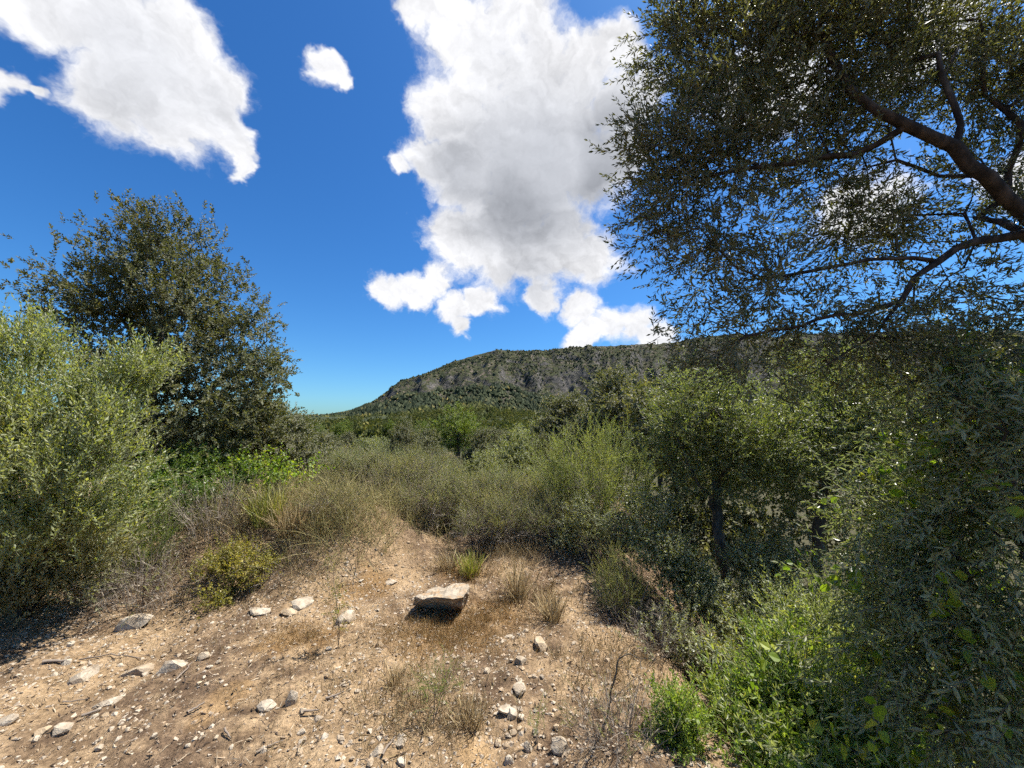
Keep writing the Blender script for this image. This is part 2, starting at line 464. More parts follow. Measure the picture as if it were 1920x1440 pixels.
def ground_mat():
    m, T = new_mat('dry_ground')
    geo = T.new('ShaderNodeNewGeometry')
    pos = geo.outputs['Position']
    n1 = T.noise(pos, 1.1, 5, 0.6)
    n2 = T.noise(pos, 7.0, 6, 0.65)
    n3 = T.noise(pos, 55.0, 5, 0.7)
    soil = T.mix(T.smooth(n2, 0.3, 0.7), (0.080, 0.051, 0.031), (0.180, 0.121, 0.074))
    pale = T.mix(T.smooth(n2, 0.3, 0.7), (0.215, 0.143, 0.077), (0.350, 0.247, 0.145))
    pm = T.math('ADD', T.math('MULTIPLY', n1, 0.75), T.math('MULTIPLY', n2, 0.35))
    # pale stony ground: the path over the crest and the gravelly centre
    def patch(lst, soft=0.75):
        cur = None
        for (px, py, r) in lst:
            c = ground_hit(px, py)
            dv = T.vec('SUBTRACT', pos, tuple(c))
            L = T.math('DIVIDE', T.vec('LENGTH', T.vec('MULTIPLY', dv, (1, 0.8, 0.6))), r)
            cur = L if cur is None else T.math('MINIMUM', cur, L)
        return T.smooth(T.math('ADD', cur, T.math('MULTIPLY', T.math('SUBTRACT', n2, 0.5), 1.3)), 1.0 + 0.2, soft - 0.45)
    path = patch([(690, 1010, 0.45), (720, 1050, 0.38), (760, 1090, 0.35), (640, 1030, 0.5), (730, 1240, 0.45), (690, 1300, 0.35), (760, 1420, 0.35), (640, 1430, 0.3), (900, 1400, 0.16), (1130, 1200, 0.3), (1200, 1270, 0.25), (1080, 1150, 0.25), (600, 1140, 0.4), (250, 1210, 0.45), (100, 1290, 0.4)])
    col = T.mix(T.smooth(pm, 0.48, 0.66), soil, pale)
    col = T.mix(path, col, pale)
    rust = patch([(700, 1095, 0.24), (660, 1115, 0.2), (540, 1205, 0.22), (600, 1195, 0.18), (930, 1150, 0.3), (880, 1165, 0.3), (860, 1075, 0.24), (820, 1190, 0.35), (900, 1200, 0.25)])
    col = T.mix(T.math('MULTIPLY', rust, 0.5), col, T.mix(n3, (0.13, 0.066, 0.018), (0.25, 0.14, 0.045)))
    ochre = patch([(415, 1318, 0.13), (450, 1295, 0.09), (390, 1340, 0.1), (890, 1425, 0.10)])
    col = T.mix(T.math('MULTIPLY', ochre, 0.4), col, (0.40, 0.25, 0.11))
    # away from the trodden ground it is dark leaf mould
    sx = T.new('ShaderNodeSeparateXYZ'); T.put(sx.inputs[0], pos)
    far = T.math('MAXIMUM', T.smooth(sx.outputs[1], 7.0, 12.0), T.smooth(sx.outputs[0], 1.9, 2.8))
    col = T.mix(far, col, T.mix(n2, (0.04, 0.036, 0.018), (0.085, 0.078, 0.038)))
    col = T.mix(T.smooth(sx.outputs[1], 40.0, 80.0), col, T.mix(n1, (0.022, 0.028, 0.012), (0.045, 0.052, 0.022)))
    grain = T.smooth(n3, 0.3, 0.72, 0.62, 1.3)
    g = T.new('ShaderNodeVectorMath', operation='SCALE'); T.put(g.inputs[0], col); T.put(g.inputs[3], grain)
    bp = T.new('ShaderNodeBump'); bp.inputs['Strength'].default_value = 0.8; bp.inputs['Distance'].default_value = 0.02
    T.put(bp.inputs['Height'], T.math('ADD', n3, T.math('MULTIPLY', n2, 1.5)))
    p = T.new('ShaderNodeBsdfPrincipled')
    T.put(p.inputs['Base Color'], g.outputs[0]); p.inputs['Roughness'].default_value = 0.95; p.inputs['Specular IOR Level'].default_value = 0.15
    T.l.new(bp.outputs[0], p.inputs['Normal'])
    finish(T, p.outputs[0])
    return m
M['ground'] = ground_mat()

def grid_faces(nx, ny):
    i = np.arange(nx - 1)[None, :] + (np.arange(ny - 1) * nx)[:, None]
    a, b, c, d = i, i + 1, i + 1 + nx, i + nx
    return np.concatenate([np.stack([a, b, c], -1).reshape(-1, 3), np.stack([a, c, d], -1).reshape(-1, 3)])

def build_ground():
    def axis(lo, hi, step, far_lo, far_hi, n):
        core = np.arange(lo, hi, step)
        g1 = lo - np.geomspace(step * 1.3, lo - far_lo, n)[::-1]
        g2 = hi + np.geomspace(step * 1.3, far_hi - hi, n)
        return np.concatenate([g1, core, g2])
    xs = axis(-4.6, 2.6, 0.029, -2200, 2200, 46)
    ys = axis(1.3, 6.4, 0.029, -120, 1900, 54)
    X, Y = np.meshgrid(xs, ys)
    Z = H(X, Y)
    near = sst(14, 7, Y) * sst(9, 5, np.abs(X))
    rough = 0.020 * fbm(X * 13, Y * 13, 3, 0.6) + 0.016 * np.maximum(fbm(X * 7 + 50, Y * 7, 3), 0)
    Z = Z + near * rough
    mb = MB()
    mb.add(np.stack([X, Y, Z], -1).reshape(-1, 3), grid_faces(len(xs), len(ys)), 0, True)
    o = mb.build('ground', [M['ground']])
    tag(o, 'dry stony ground with reddish soil and a trodden pale path', None, None, 'structure')
build_ground()

# ------------------------------------------------------------------ mountain
RIDGE = ([-600, 200, 480, 545, 620, 660, 700, 730, 750, 775, 800, 850, 890, 930, 960, 1000, 1050, 1120, 1200, 1300, 1400, 1500, 1700, 2100, 2800],
         [4, 8, 8, 9, 16, 24, 40, 62, 77, 86, 95, 118, 131, 140, 138, 136, 142, 147, 150, 164, 170, 170, 176, 180, 120])
Y0, Y1 = 360.0, 720.0
def mtn(s, y):
    """height of the mountain at direction s = x / y and distance y"""
    px = 960 + 720 * s
    top = np.interp(px, *RIDGE)
    t = (y - Y0) / (Y1 - Y0)
    wob = 0.16 * fbm(px / 70.0, t * 2, 4, 0.6)
    tt = t + wob
    lo = np.interp(px, [500, 740, 800, 950, 1050, 1200, 1500], [0.95, 0.66, 0.56, 0.50, 0.34, 0.32, 0.32])   # foot of the cliff
    hi = np.interp(px, [500, 740, 800, 950, 1050, 1200, 1500], [1.0, 0.97, 0.95, 0.78, 0.66, 0.60, 0.60])    # top of the cliff
    brk = 0.16 * fbm(px / 45.0 + 31, 0 * px, 3, 0.6)
    hi = np.maximum(hi + brk - 0.05, lo + 0.06)
    a = sst(0.0, 0.62, tt) * lo * (0.55 + 0.45 * sst(0, 0.6, tt))
    b = lo + (hi - lo) * np.clip((tt - 0.62) / 0.10, 0, 1)
    c = hi + (1 - hi) * np.clip((tt - 0.72) / 0.28, 0, 1) ** 0.8
    f = np.where(tt < 0.62, a, np.where(tt < 0.72, b, c))
    back = 1 - 0.6 * sst(1.0, 1.9, t)
    rel = top / 720.0 * f * back
    z = 1.6 + y * rel
    cliff = np.exp(-((tt - 0.67) / 0.07) ** 2)
    amp = sst(0, 60, top)
    z = z + amp * ((5.5 + 2.5 * cliff) * fbm(px / 17.0 + 2.2 * fbm(px / 30.0, t * 22, 2), t * 24, 4, 0.6) * sst(0.15, 0.5, t) * sst(1.08, 0.92, t) + 9.0 * fbm(px / 75.0 + 4, t * 3.0, 3) * sst(0.0, 0.3, t) * sst(1.0, 0.7, t))
    z = z + 1.6 * amp * fbm(px / 7.0, t * 40, 3, 0.6) * sst(0.5, 0.65, t)
    z = z - 26 * sst(0.10, -0.25, t)
    return z, tt

def mountain_mat():
    m, T = new_mat('mountain_rock')
    geo = T.new('ShaderNodeNewGeometry')
    pos = geo.outputs['Position']
    sn = T.new('ShaderNodeSeparateXYZ'); T.put(sn.inputs[0], geo.outputs['Normal'])
    steep = T.smooth(sn.outputs[2], 0.80, 0.50)
    n = T.noise(T.vec('MULTIPLY', pos, (1, 1, 1.3)), 0.055, 9, 0.72)
    n2 = T.noise(pos, 0.16, 6, 0.7)
    rock = T.ramp(n, [(0.36, (0.020, 0.022, 0.016)), (0.47, (0.070, 0.066, 0.060)), (0.66, (0.135, 0.124, 0.112))])
    soil = T.mix(T.smooth(n, 0.35, 0.65), (0.085, 0.070, 0.052), (0.165, 0.132, 0.105))
    scrub = T.mix(T.smooth(n2, 0.35, 0.65), (0.030, 0.036, 0.018), (0.055, 0.060, 0.030))
    base = T.mix(T.smooth(n2, 0.39, 0.50), soil, scrub)
    col = T.mix(steep, base, rock)
    bp = T.new('ShaderNodeBump'); bp.inputs['Strength'].default_value = 0.9; bp.inputs['Distance'].default_value = 4.0
    T.put(bp.inputs['Height'], T.math('ADD', n, n2))
    p = T.new('ShaderNodeBsdfPrincipled')
    T.put(p.inputs['Base Color'], col); p.inputs['Roughness'].default_value = 1.0; p.inputs['Specular IOR Level'].default_value = 0.05
    T.l.new(bp.outputs[0], p.inputs['Normal'])
    finish(T, p.outputs[0])
    return m

def build_mountain():
    ss = np.concatenate([np.linspace(-2.4, -0.62, 50)[:-1], np.linspace(-0.62, 0.85, 420), np.linspace(0.85, 2.6, 60)[1:]])
    tt = np.concatenate([np.linspace(-0.4, 0.3, 30)[:-1], np.linspace(0.3, 1.06, 150), np.linspace(1.06, 2.2, 20)[1:]])
    S, Tm = np.meshgrid(ss, tt)
    Yv = Y0 + (Y1 - Y0) * Tm
    Z, _ = mtn(S, Yv)
    mb = MB()
    mb.add(np.stack([S * Yv, Yv, Z], -1).reshape(-1, 3), grid_faces(len(ss), len(tt)), 0, True)
    o = mb.build('mountain', [mountain_mat()])
    tag(o, 'long limestone mountain with grey cliff band above forested foot', None, None, 'structure')
build_mountain()

def ico(sub):
    bm = bmesh.new(); bmesh.ops.create_icosphere(bm, subdivisions=sub, radius=1.0)
    V = np.array([v.co[:] for v in bm.verts]); F = np.array([[v.index for v in f.verts] for f in bm.faces])
    bm.free()
    return V, F
ICO1, ICO2, ICO3 = ico(1), ico(2), ico(3)
ICO4 = ico(4)

OCTV = np.array([[1, 0, 0], [-1, 0, 0], [0, 1, 0], [0, -1, 0], [0, 0, 1], [0, 0, -1.0]])
OCTF = np.array([[0, 2, 4], [2, 1, 4], [1, 3, 4], [3, 0, 4], [2, 0, 5], [1, 2, 5], [3, 1, 5], [0, 3, 5]])
def build_mountain_forest():
    rng = np.random.default_rng(5)
    n = 66000
    s = rng.uniform(-0.75, 0.95, n); t = rng.uniform(-0.25, 1.01, n)
    y = Y0 + (Y1 - Y0) * t
    z, tt = mtn(s, y)
    px = 960 + 720 * s
    dens = np.where(tt < 0.60, 0.85, np.where(tt < 0.72, 0.18, 0.7))
    dens = np.where(px < 720, np.maximum(dens, 0.7), dens)
    dens = dens * (0.35 + 1.3 * sst(-0.25, 0.2, fbm(px / 40, t * 9, 3)))
    dens = np.where((tt > 0.36) & (tt < 0.6), dens * 0.8, dens)
    keep = rng.random(n) < dens * 0.62
    s, t, y, z, tt = s[keep], t[keep], y[keep], z[keep], tt[keep]
    m = len(s)
    size = np.where(tt < 0.6, rng.uniform(1.7, 3.4, m), rng.uniform(0.6, 1.7, m))
    mb = MB()
    for k in range(5):
        V, F = OCTV, OCTF
        Vk = V * (1.1 + 0.6 * (rng.random((len(V), 1)) - 0.5)); Vk = Vk * np.array([1, 1, 1.1]) + np.array([0, 0, 0.55])
        sel = np.arange(m) % 5 == k
        ns = sel.sum()
        fr = frames(np.tile([[0, 0, 1.0]], (m, 1)) + rng.normal(0, 0.12, (m, 3)), rng.uniform(0, 6.3, m))
        low = t + 0.25 * fbm(s * 9, t * 4, 3) < 0.30
        for mi, q in ((0, sel & ~low), (1, sel & low)):
            mb.inst((Vk, F, np.full(len(F), mi)), fr[q], np.stack([s * y, y, z], -1)[q], size[q])
    o = mb.build('mountain_forest', [M['forest'], M['wood']])
    tag(o, 'dark pine and scrub wood scattered over the mountain slopes', None, None, 'stuff')
build_mountain_forest()

# ------------------------------------------------------------------ leaves and sprigs
def leaf_geo(L, W, kind, fold=0.3, curl=0.12):
    if kind == 'dia':
        V = np.array([[0, 0, 0], [-W / 2, fold * W / 2, L * 0.48], [W / 2, fold * W / 2, L * 0.48], [0, -curl * L, L]])
        F = np.array([[0, 1, 3], [0, 3, 2]])
    elif kind == 'tri':
        V = np.array([[-W / 2, 0, 0], [W / 2, 0, 0], [0, -curl * L, L]]); F = np.array([[0, 1, 2]])
    else:
        V = np.array([[0, 0, 0], [-W * 0.5, fold * W / 2, L * 0.36], [-W * 0.40, fold * W / 2 - curl * L * 0.5, L * 0.70], [0, -curl * L, L],
                      [W * 0.40, fold * W / 2 - curl * L * 0.5, L * 0.70], [W * 0.5, fold * W / 2, L * 0.36]])
        F = np.array([[0, 1, 2], [0, 2, 3], [0, 3, 4], [0, 4, 5]])
    return V, F

def tube(P, r, sides=3):
    P = np.asarray(P, float); r = np.asarray(r, float)
    n = len(P)
    tg = unit(np.gradient(P, axis=0))
    ref = np.array([0.31, 0.87, 0.38]) if abs(tg.mean(0) @ np.array([0.31, 0.87, 0.38])) < 0.8 else np.array([0.9, -0.2, 0.4])
    u = unit(np.cross(tg, ref)); w = np.cross(tg, u)
    a = np.arange(sides) * 2 * math.pi / sides
    V = P[:, None, :] + r[:, None, None] * (np.cos(a)[None, :, None] * u[:, None, :] + np.sin(a)[None, :, None] * w[:, None, :])
    F = []
    i = np.arange(sides); j = (i + 1) % sides
    for k in range(n - 1):
        b = k * sides
        F.append(np.stack([b + i, b + j, b + sides + j], -1)); F.append(np.stack([b + i, b + sides + j, b + sides + i], -1))
    return V.reshape(-1, 3), np.concatenate(F)

def sprig(rng, n, L, leafL, leafW, kind='dia', ang=42, order='opp', twig_r=0.0014, bend=0.15, start=0.12, fold=0.3, curl=0.12, stem_seg=2, jit=14):
    """one leafy twig growing along +Z"""
    mb = MB()
    zz = np.linspace(0, 1, stem_seg + 1)
    b1, b2 = rng.normal(0, bend, 2)
    stem = lambda t: np.array([b1 * L * t * t, b2 * L * t * t, L * t])
    if twig_r > 0:
        V, F = tube(np.array([stem(t) for t in zz]), np.linspace(twig_r, twig_r * 0.5, len(zz)), 3)
        mb.add(V, F, 1)
    k = 0
    ts = np.linspace(start, 1.0, n // 2 if order == 'opp' else n)
    az0 = rng.uniform(0, 6.28)
    for i, t in enumerate(ts):
        azs = [az0 + i * 1.5708, az0 + i * 1.5708 + math.pi] if order == 'opp' else [az0 + i * 2.4]
        for az in azs:
            a = R(ang + rng.normal(0, jit)) * (1.0 if t < 0.97 else 0.35)
            az += rng.normal(0, 0.3)
            d = np.array([[math.sin(a) * math.cos(az), math.sin(a) * math.sin(az), math.cos(a)]]) + np.array([[b1 * t, b2 * t, 0]])
            sc = rng.uniform(0.7, 1.1) * (1 - 0.25 * t)
            V, F = leaf_geo(leafL * sc, leafW * sc * rng.uniform(0.85, 1.15), kind, fold, curl * rng.uniform(-0.5, 1.6))
            # the upper side of the leaf looks up along the twig
            Rm = frames(d, np.array([0.0]))[0]
            up = np.array([0, 0, 1.0])
            x = np.cross(d[0], up); x = x / (np.linalg.norm(x) + 1e-6); y = np.cross(d[0] / np.linalg.norm(d[0]), x)
            Rm = np.stack([x, y, d[0] / np.linalg.norm(d[0])], -1)
            ro = rng.normal(0, 0.5); c, s_ = math.cos(ro), math.sin(ro)
            Rm = Rm @ np.array([[c, -s_, 0], [s_, c, 0], [0, 0, 1]])
            mb.add(V @ Rm.T + stem(t), F, 0)
    return np.concatenate(mb.V), np.concatenate(mb.F), np.concatenate(mb.M)

def variants(seed, k, *a, **kw):
    rng = np.random.default_rng(seed)
    return [sprig(rng, *a, **kw) for _ in range(k)]

SP = {}
SP['olive_near'] = variants(1, 5, 14, 0.20, 0.052, 0.0125, 'hex', 45)
SP['olive'] = variants(2, 6, 16, 0.19, 0.050, 0.0150, 'dia', 45, stem_seg=1)
SP['olive_shoot'] = variants(3, 6, 20, 0.24, 0.044, 0.0150, 'dia', 40, stem_seg=1)
SP['oak'] = variants(4, 6, 16, 0.16, 0.052, 0.030, 'dia', 58, 'spiral', fold=0.25, stem_seg=1)
SP['oak_mid'] = variants(5, 5, 12, 0.22, 0.085, 0.052, 'dia', 60, 'spiral', twig_r=0.002, stem_seg=1)
SP['oak_far'] = variants(6, 5, 12, 0.42, 0.15, 0.085, 'dia', 62, 'spiral', twig_r=0.0)
SP['lentisk'] = variants(7, 5, 14, 0.11, 0.036, 0.020, 'dia', 60, stem_seg=1)
SP['shoot'] = variants(8, 5, 16, 0.16, 0.040, 0.017, 'dia', 48, 'spiral', stem_seg=1)
SP['needle'] = variants(9, 6, 34, 0.22, 0.030, 0.0062, 'dia', 42, 'spiral', start=0.05, fold=0.0, stem_seg=1)
SP['fine'] = variants(10, 6, 30, 0.24, 0.022, 0.0062, 'dia', 50, 'spiral', start=0.08, fold=0.0, bend=0.3, stem_seg=1)
SP['round'] = variants(11, 5, 12, 0.14, 0.026, 0.020, 'dia', 60, 'spiral', stem_seg=1)
SP['vine'] = variants(12, 4, 8, 0.25, 0.060, 0.055, 'hex', 70, 'spiral', fold=0.2, curl=0.2)
SP['pine'] = variants(13, 5, 34, 0.34, 0.17, 0.016, 'dia', 40, 'spiral', twig_r=0.006, start=0.2, fold=0, stem_seg=1)
SP['bare'] = variants(14, 6, 10, 0.26, 0.10, 0.0030, 'dia', 38, 'spiral', start=0.15, fold=0, twig_r=0.0018, bend=0.35, stem_seg=4)
SP['feather'] = variants(15, 4, 44, 0.34, 0.040, 0.0035, 'dia', 55, 'spiral', start=0.06, fold=0)

# ------------------------------------------------------------------ woody plants
def grow(paths, attract, rng, step=0.12, wander=0.18, lenpen=0.25, sag=0.0):
    """branch skeleton: given limbs, then every clump of the crown is joined to the nearest limb"""
    pos, par, plen = [], [], []
    def push(p, q):
        pos.append(np.asarray(p, float)); par.append(q)
        plen.append(0 if q < 0 else plen[q] + np.linalg.norm(pos[-1] - pos[q]))
        return len(pos) - 1
    for k, P in enumerate(paths):
        P = np.asarray(P, float)
        last = -1
        if k > 0:
            A = np.array(pos); last = int(np.argmin(np.linalg.norm(A - P[0], axis=1)))
            seq = [pos[last]] + list(P[1:])
        else:
            last = push(P[0], -1); seq = list(P)
        for a, b in zip(seq[:-1], seq[1:]):
            L = np.linalg.norm(np.asarray(b) - a); n = max(1, int(L / step))
            for i in range(1, n + 1):
                q = np.asarray(a) + (np.asarray(b) - a) * i / n
                if i < n: q = q + rng.normal(0, 0.10, 3) * step
                last = push(q, last)
    nroot = len(pos)
    A = np.array(pos)
    d0 = np.array([np.min(np.linalg.norm(A - a, axis=1)) for a in attract])
    ends = np.full(len(attract), -1)
    for ai in np.argsort(d0):
        a = attract[ai]
        A = np.array(pos)
        dist = np.linalg.norm(A - a, axis=1)
        j = int(np.argmin(dist + lenpen * np.array(plen)))
        p0 = pos[j]; L = dist[j]
        n = max(1, int(L / step))
        tdir = pos[j] - pos[par[j]] if par[j] >= 0 else np.array([0, 0, 1.0])
        tdir = tdir / (np.linalg.norm(tdir) + 1e-6)
        mid = p0 * 0.5 + a * 0.5 + tdir * L * 0.18 + rng.normal(0, wander * 0.35, 3) * L
        last = j
        for i in range(1, n + 1):
            t = i / n
            q = (1 - t) ** 2 * p0 + 2 * t * (1 - t) * mid + t * t * a
            if i < n: q = q + rng.normal(0, wander * 0.35, 3) * step
            q[2] -= sag * math.sin(t * math.pi) * L
            last = push(q, last)
        ends[ai] = last
    return np.array(pos), np.array(par), nroot, ends

def skeleton_mesh(mb, pos, par, r_base, r_tip, mat=0):
    n = len(pos)
    w = np.zeros(n)
    kids = [[] for _ in range(n)]
    for i in range(n):
        if par[i] >= 0: kids[par[i]].append(i)
    for i in range(n - 1, -1, -1):
        if not kids[i]: w[i] = 1
        if par[i] >= 0: w[par[i]] += w[i]
    ex = math.log(r_base / r_tip) / math.log(max(w[0], 2))
    rad = r_tip * w ** ex
    starts = [(0, -1)]
    while starts:
        i, p = starts.pop()
        chain = [i] if p < 0 else [p, i]
        while kids[chain[-1]]:
            ks = sorted(kids[chain[-1]], key=lambda k: -w[k])
            for k in ks[1:]: starts.append((k, chain[-1]))
            chain.append(ks[0])
        if len(chain) < 2: continue
        rr = rad[chain].copy()
        if p >= 0: rr[0] = min(rr[0], rr[1] * 1.15)
        sides = 8 if rr.max() > 0.03 else (5 if rr.max() > 0.008 else 3)
        V, F = tube(pos[chain], rr, sides)
        mb.add(V, F, mat, True)
    return rad

def lobe_points(rng, lobes, n, shell=2.4):
    vol = np.array([np.prod(l[1]) * (l[2] if len(l) > 2 else 1.0) for l in lobes])
    ix = rng.choice(len(lobes), n, p=vol / vol.sum())
    u = unit(rng.normal(0, 1, (n, 3))) * rng.random((n, 1)) ** (1 / shell)
    C = np.array([l[0] for l in lobes]); Rd = np.array([l[1] for l in lobes])
    return C[ix] + Rd[ix] * u, ix

def plant(name, label, cat, base, lobes, sprigs, leaf, seed, n_attr=120, per=8, clump=0.10, scale=(0.8, 1.2), paths=None, r_base=0.05, r_tip=0.0025, bark='bark', twig='twig',
          up=0.35, out=0.6, rnd=0.6, group=None, step=0.12, wander=0.2, parts=('trunk', 'crown'), extra=None, lenpen=0.25, shell=2.4, droop=0.0):
    """a tree or shrub: an Empty at its foot with a branching trunk and a crown of leafy twigs"""
    rng = np.random.default_rng(seed)
    base = np.asarray(base, float)
    A, ix = lobe_points(rng, lobes, n_attr, shell)
    C = np.mean([l[0] for l in lobes], axis=0)
    if paths is None:
        k = min(4, len(lobes))
        paths = []
        for j in range(k):
            c = lobes[j][0]
            b = base + np.array([rng.normal(0, 0.03), rng.normal(0, 0.03), 0]) if j else base
            paths.append([base, base * 0.6 + c * 0.4 + np.array([0, 0, 0.12]) * np.linalg.norm(c - base), base * 0.2 + c * 0.8])
    paths[0][0] = base - np.array([0, 0, 0.15])
    pos, par, nroot, ends = grow(paths, A, rng, step, wander, lenpen)
    root = empty(name, base)
    tag(root, label, cat, group)
    mb = MB()
    skeleton_mesh(mb, pos - base, par, r_base, r_tip)
    mb.build(parts[0], [M[bark]], root)
    P = np.repeat(A, per, axis=0) + rng.normal(0, 1, (n_attr * per, 3)) * clump
    lc = np.repeat(np.array([l[0] for l in lobes])[ix], per, axis=0)
    D = out * unit(0.5 * unit(P - C) + 0.7 * unit(P - lc)) + np.array([0, 0, up]) + rnd * rng.normal(0, 0.6, P.shape)
    D[:, 2] -= droop
    sc = rng.uniform(scale[0], scale[1], len(P))
    D = unit(D)
    P = P - D * 0.08 * sc[:, None]
    vi = rng.integers(0, len(sprigs), len(P))
    roll = rng.uniform(0, 6.283, len(P))
    mc = MB()
    for k, tm in enumerate(sprigs):
        s = vi == k
        mc.inst(tm, frames(D[s], roll[s]), P[s] - base, sc[s])
    mats = [M[leaf], M[twig]]
    if extra:
        sp2, leaf2, frac = extra
        mats.append(M[leaf2])
        m2 = int(len(P) * frac)
        s = rng.choice(len(P), m2, replace=False)
        tm = sp2[0]
        t2 = (tm[0], tm[1], np.where(tm[2] == 0, 2, 1))
        mc.inst(t2, frames(D[s] + rng.normal(0, 0.3, (m2, 3)), roll[s]), P[s] - base + rng.normal(0, clump, (m2, 3)), sc[s])
    mc.build(parts[1], mats, root)
    return root

def lob(px, py, d, rx, ry=None, rz=None, w=1.0):
    ry = rx if ry is None else ry; rz = rx if rz is None else rz
    return (at(px, py, d), np.array([rx, ry, rz]), w)

SH = ('stems', 'foliage')

# the tall holm oak
b = G(285, 960, 5.6)
plant('oak_tree', 'tall dark holm oak with rounded crown rising behind the grey-green olive shrub', 'tree', b,
      [lob(310, 470, 5.6, .78, .75, .62), lob(205, 485, 5.5, .50, .5, .52), lob(115, 530, 5.6, .48, .5, .26, .7), lob(270, 600, 5.4, 1.05, .95, .8), lob(390, 560, 5.5, .62, .6, .62),
       lob(470, 610, 5.5, .42, .5, .45), lob(500, 690, 5.5, .42, .5, .42, .8), lob(400, 720, 5.2, .85, .8, .65), lob(250, 730, 5.3, .9, .8, .7), lob(340, 830, 5.2, .75, .7, .45), lob(440, 800, 5.2, .6, .6, .45)],
      SP['oak'], 'oak', 21, n_attr=430, per=13, clump=.125, r_base=.13, r_tip=.003, up=.35, rnd=.7,
      paths=[[b, at(275, 800, 5.6), at(290, 690, 5.6), at(305, 560, 5.6), at(312, 450, 5.6)], [at(275, 800, 5.6), at(360, 760, 5.4), at(440, 690, 5.4), at(500, 640, 5.4)],
             [at(290, 690, 5.6), at(230, 600, 5.5), at(190, 490, 5.5)], [at(275, 800, 5.6), at(200, 700, 5.4), at(120, 560, 5.5)], [at(305, 600, 5.6), at(400, 540, 5.5)]])

# the grey-green olive shrub at the edge of the bank
b = G(40, 1100, 3.3)
plant('olive_shrub', 'big grey-green wild olive shrub in front of the tall oak', 'shrub', b,
      [lob(-30, 690, 3.0, .40, .45, .34), lob(60, 670, 3.1, .26, .35, .26), lob(130, 760, 3.0, .26, .35, .30), lob(215, 730, 3.0, .20, .3, .30), lob(250, 690, 3.1, .10, .2, .16, 1.4), lob(40, 830, 2.9, .5, .45, .40), lob(180, 850, 2.9, .24, .35, .32),
       lob(30, 970, 2.9, .45, .4, .36), lob(150, 970, 2.95, .24, .35, .28), lob(-180, 820, 2.9, .45, .5, .6, .5)],
      SP['olive_shoot'], 'olive_shrub', 22, n_attr=150, per=24, clump=.085, r_base=.022, up=.9, out=.45, rnd=.5, bark='olive_bark', twig='green_twig', parts=SH,
      paths=[[b, at(70, 960, 3.0), at(60, 780, 3.0), at(60, 690, 3.0)], [b, at(150, 930, 2.95), at(235, 720, 3.0)], [b, at(0, 900, 2.9), at(-60, 720, 3.0)], [b, at(110, 980, 2.9), at(150, 800, 2.95)]])

b = G(70, 1150, 3.3)
plant('olive_shrub', 'low brownish olive scrub at the foot of the big grey-green shrub', 'shrub', b,
      [lob(20, 1075, 3.2, .42, .3, .24), lob(110, 1060, 3.25, .32, .3, .24), lob(175, 1025, 3.3, .2, .3, .22), lob(-60, 1100, 3.1, .4, .3, .2), lob(60, 1115, 3.15, .3, .2, .12)],
      SP['olive_shoot'], 'brown_olive', 122, n_attr=110, per=12, clump=.08, r_base=.012, up=.6, out=.5, rnd=.6, bark='olive_bark', twig='green_twig', parts=SH)

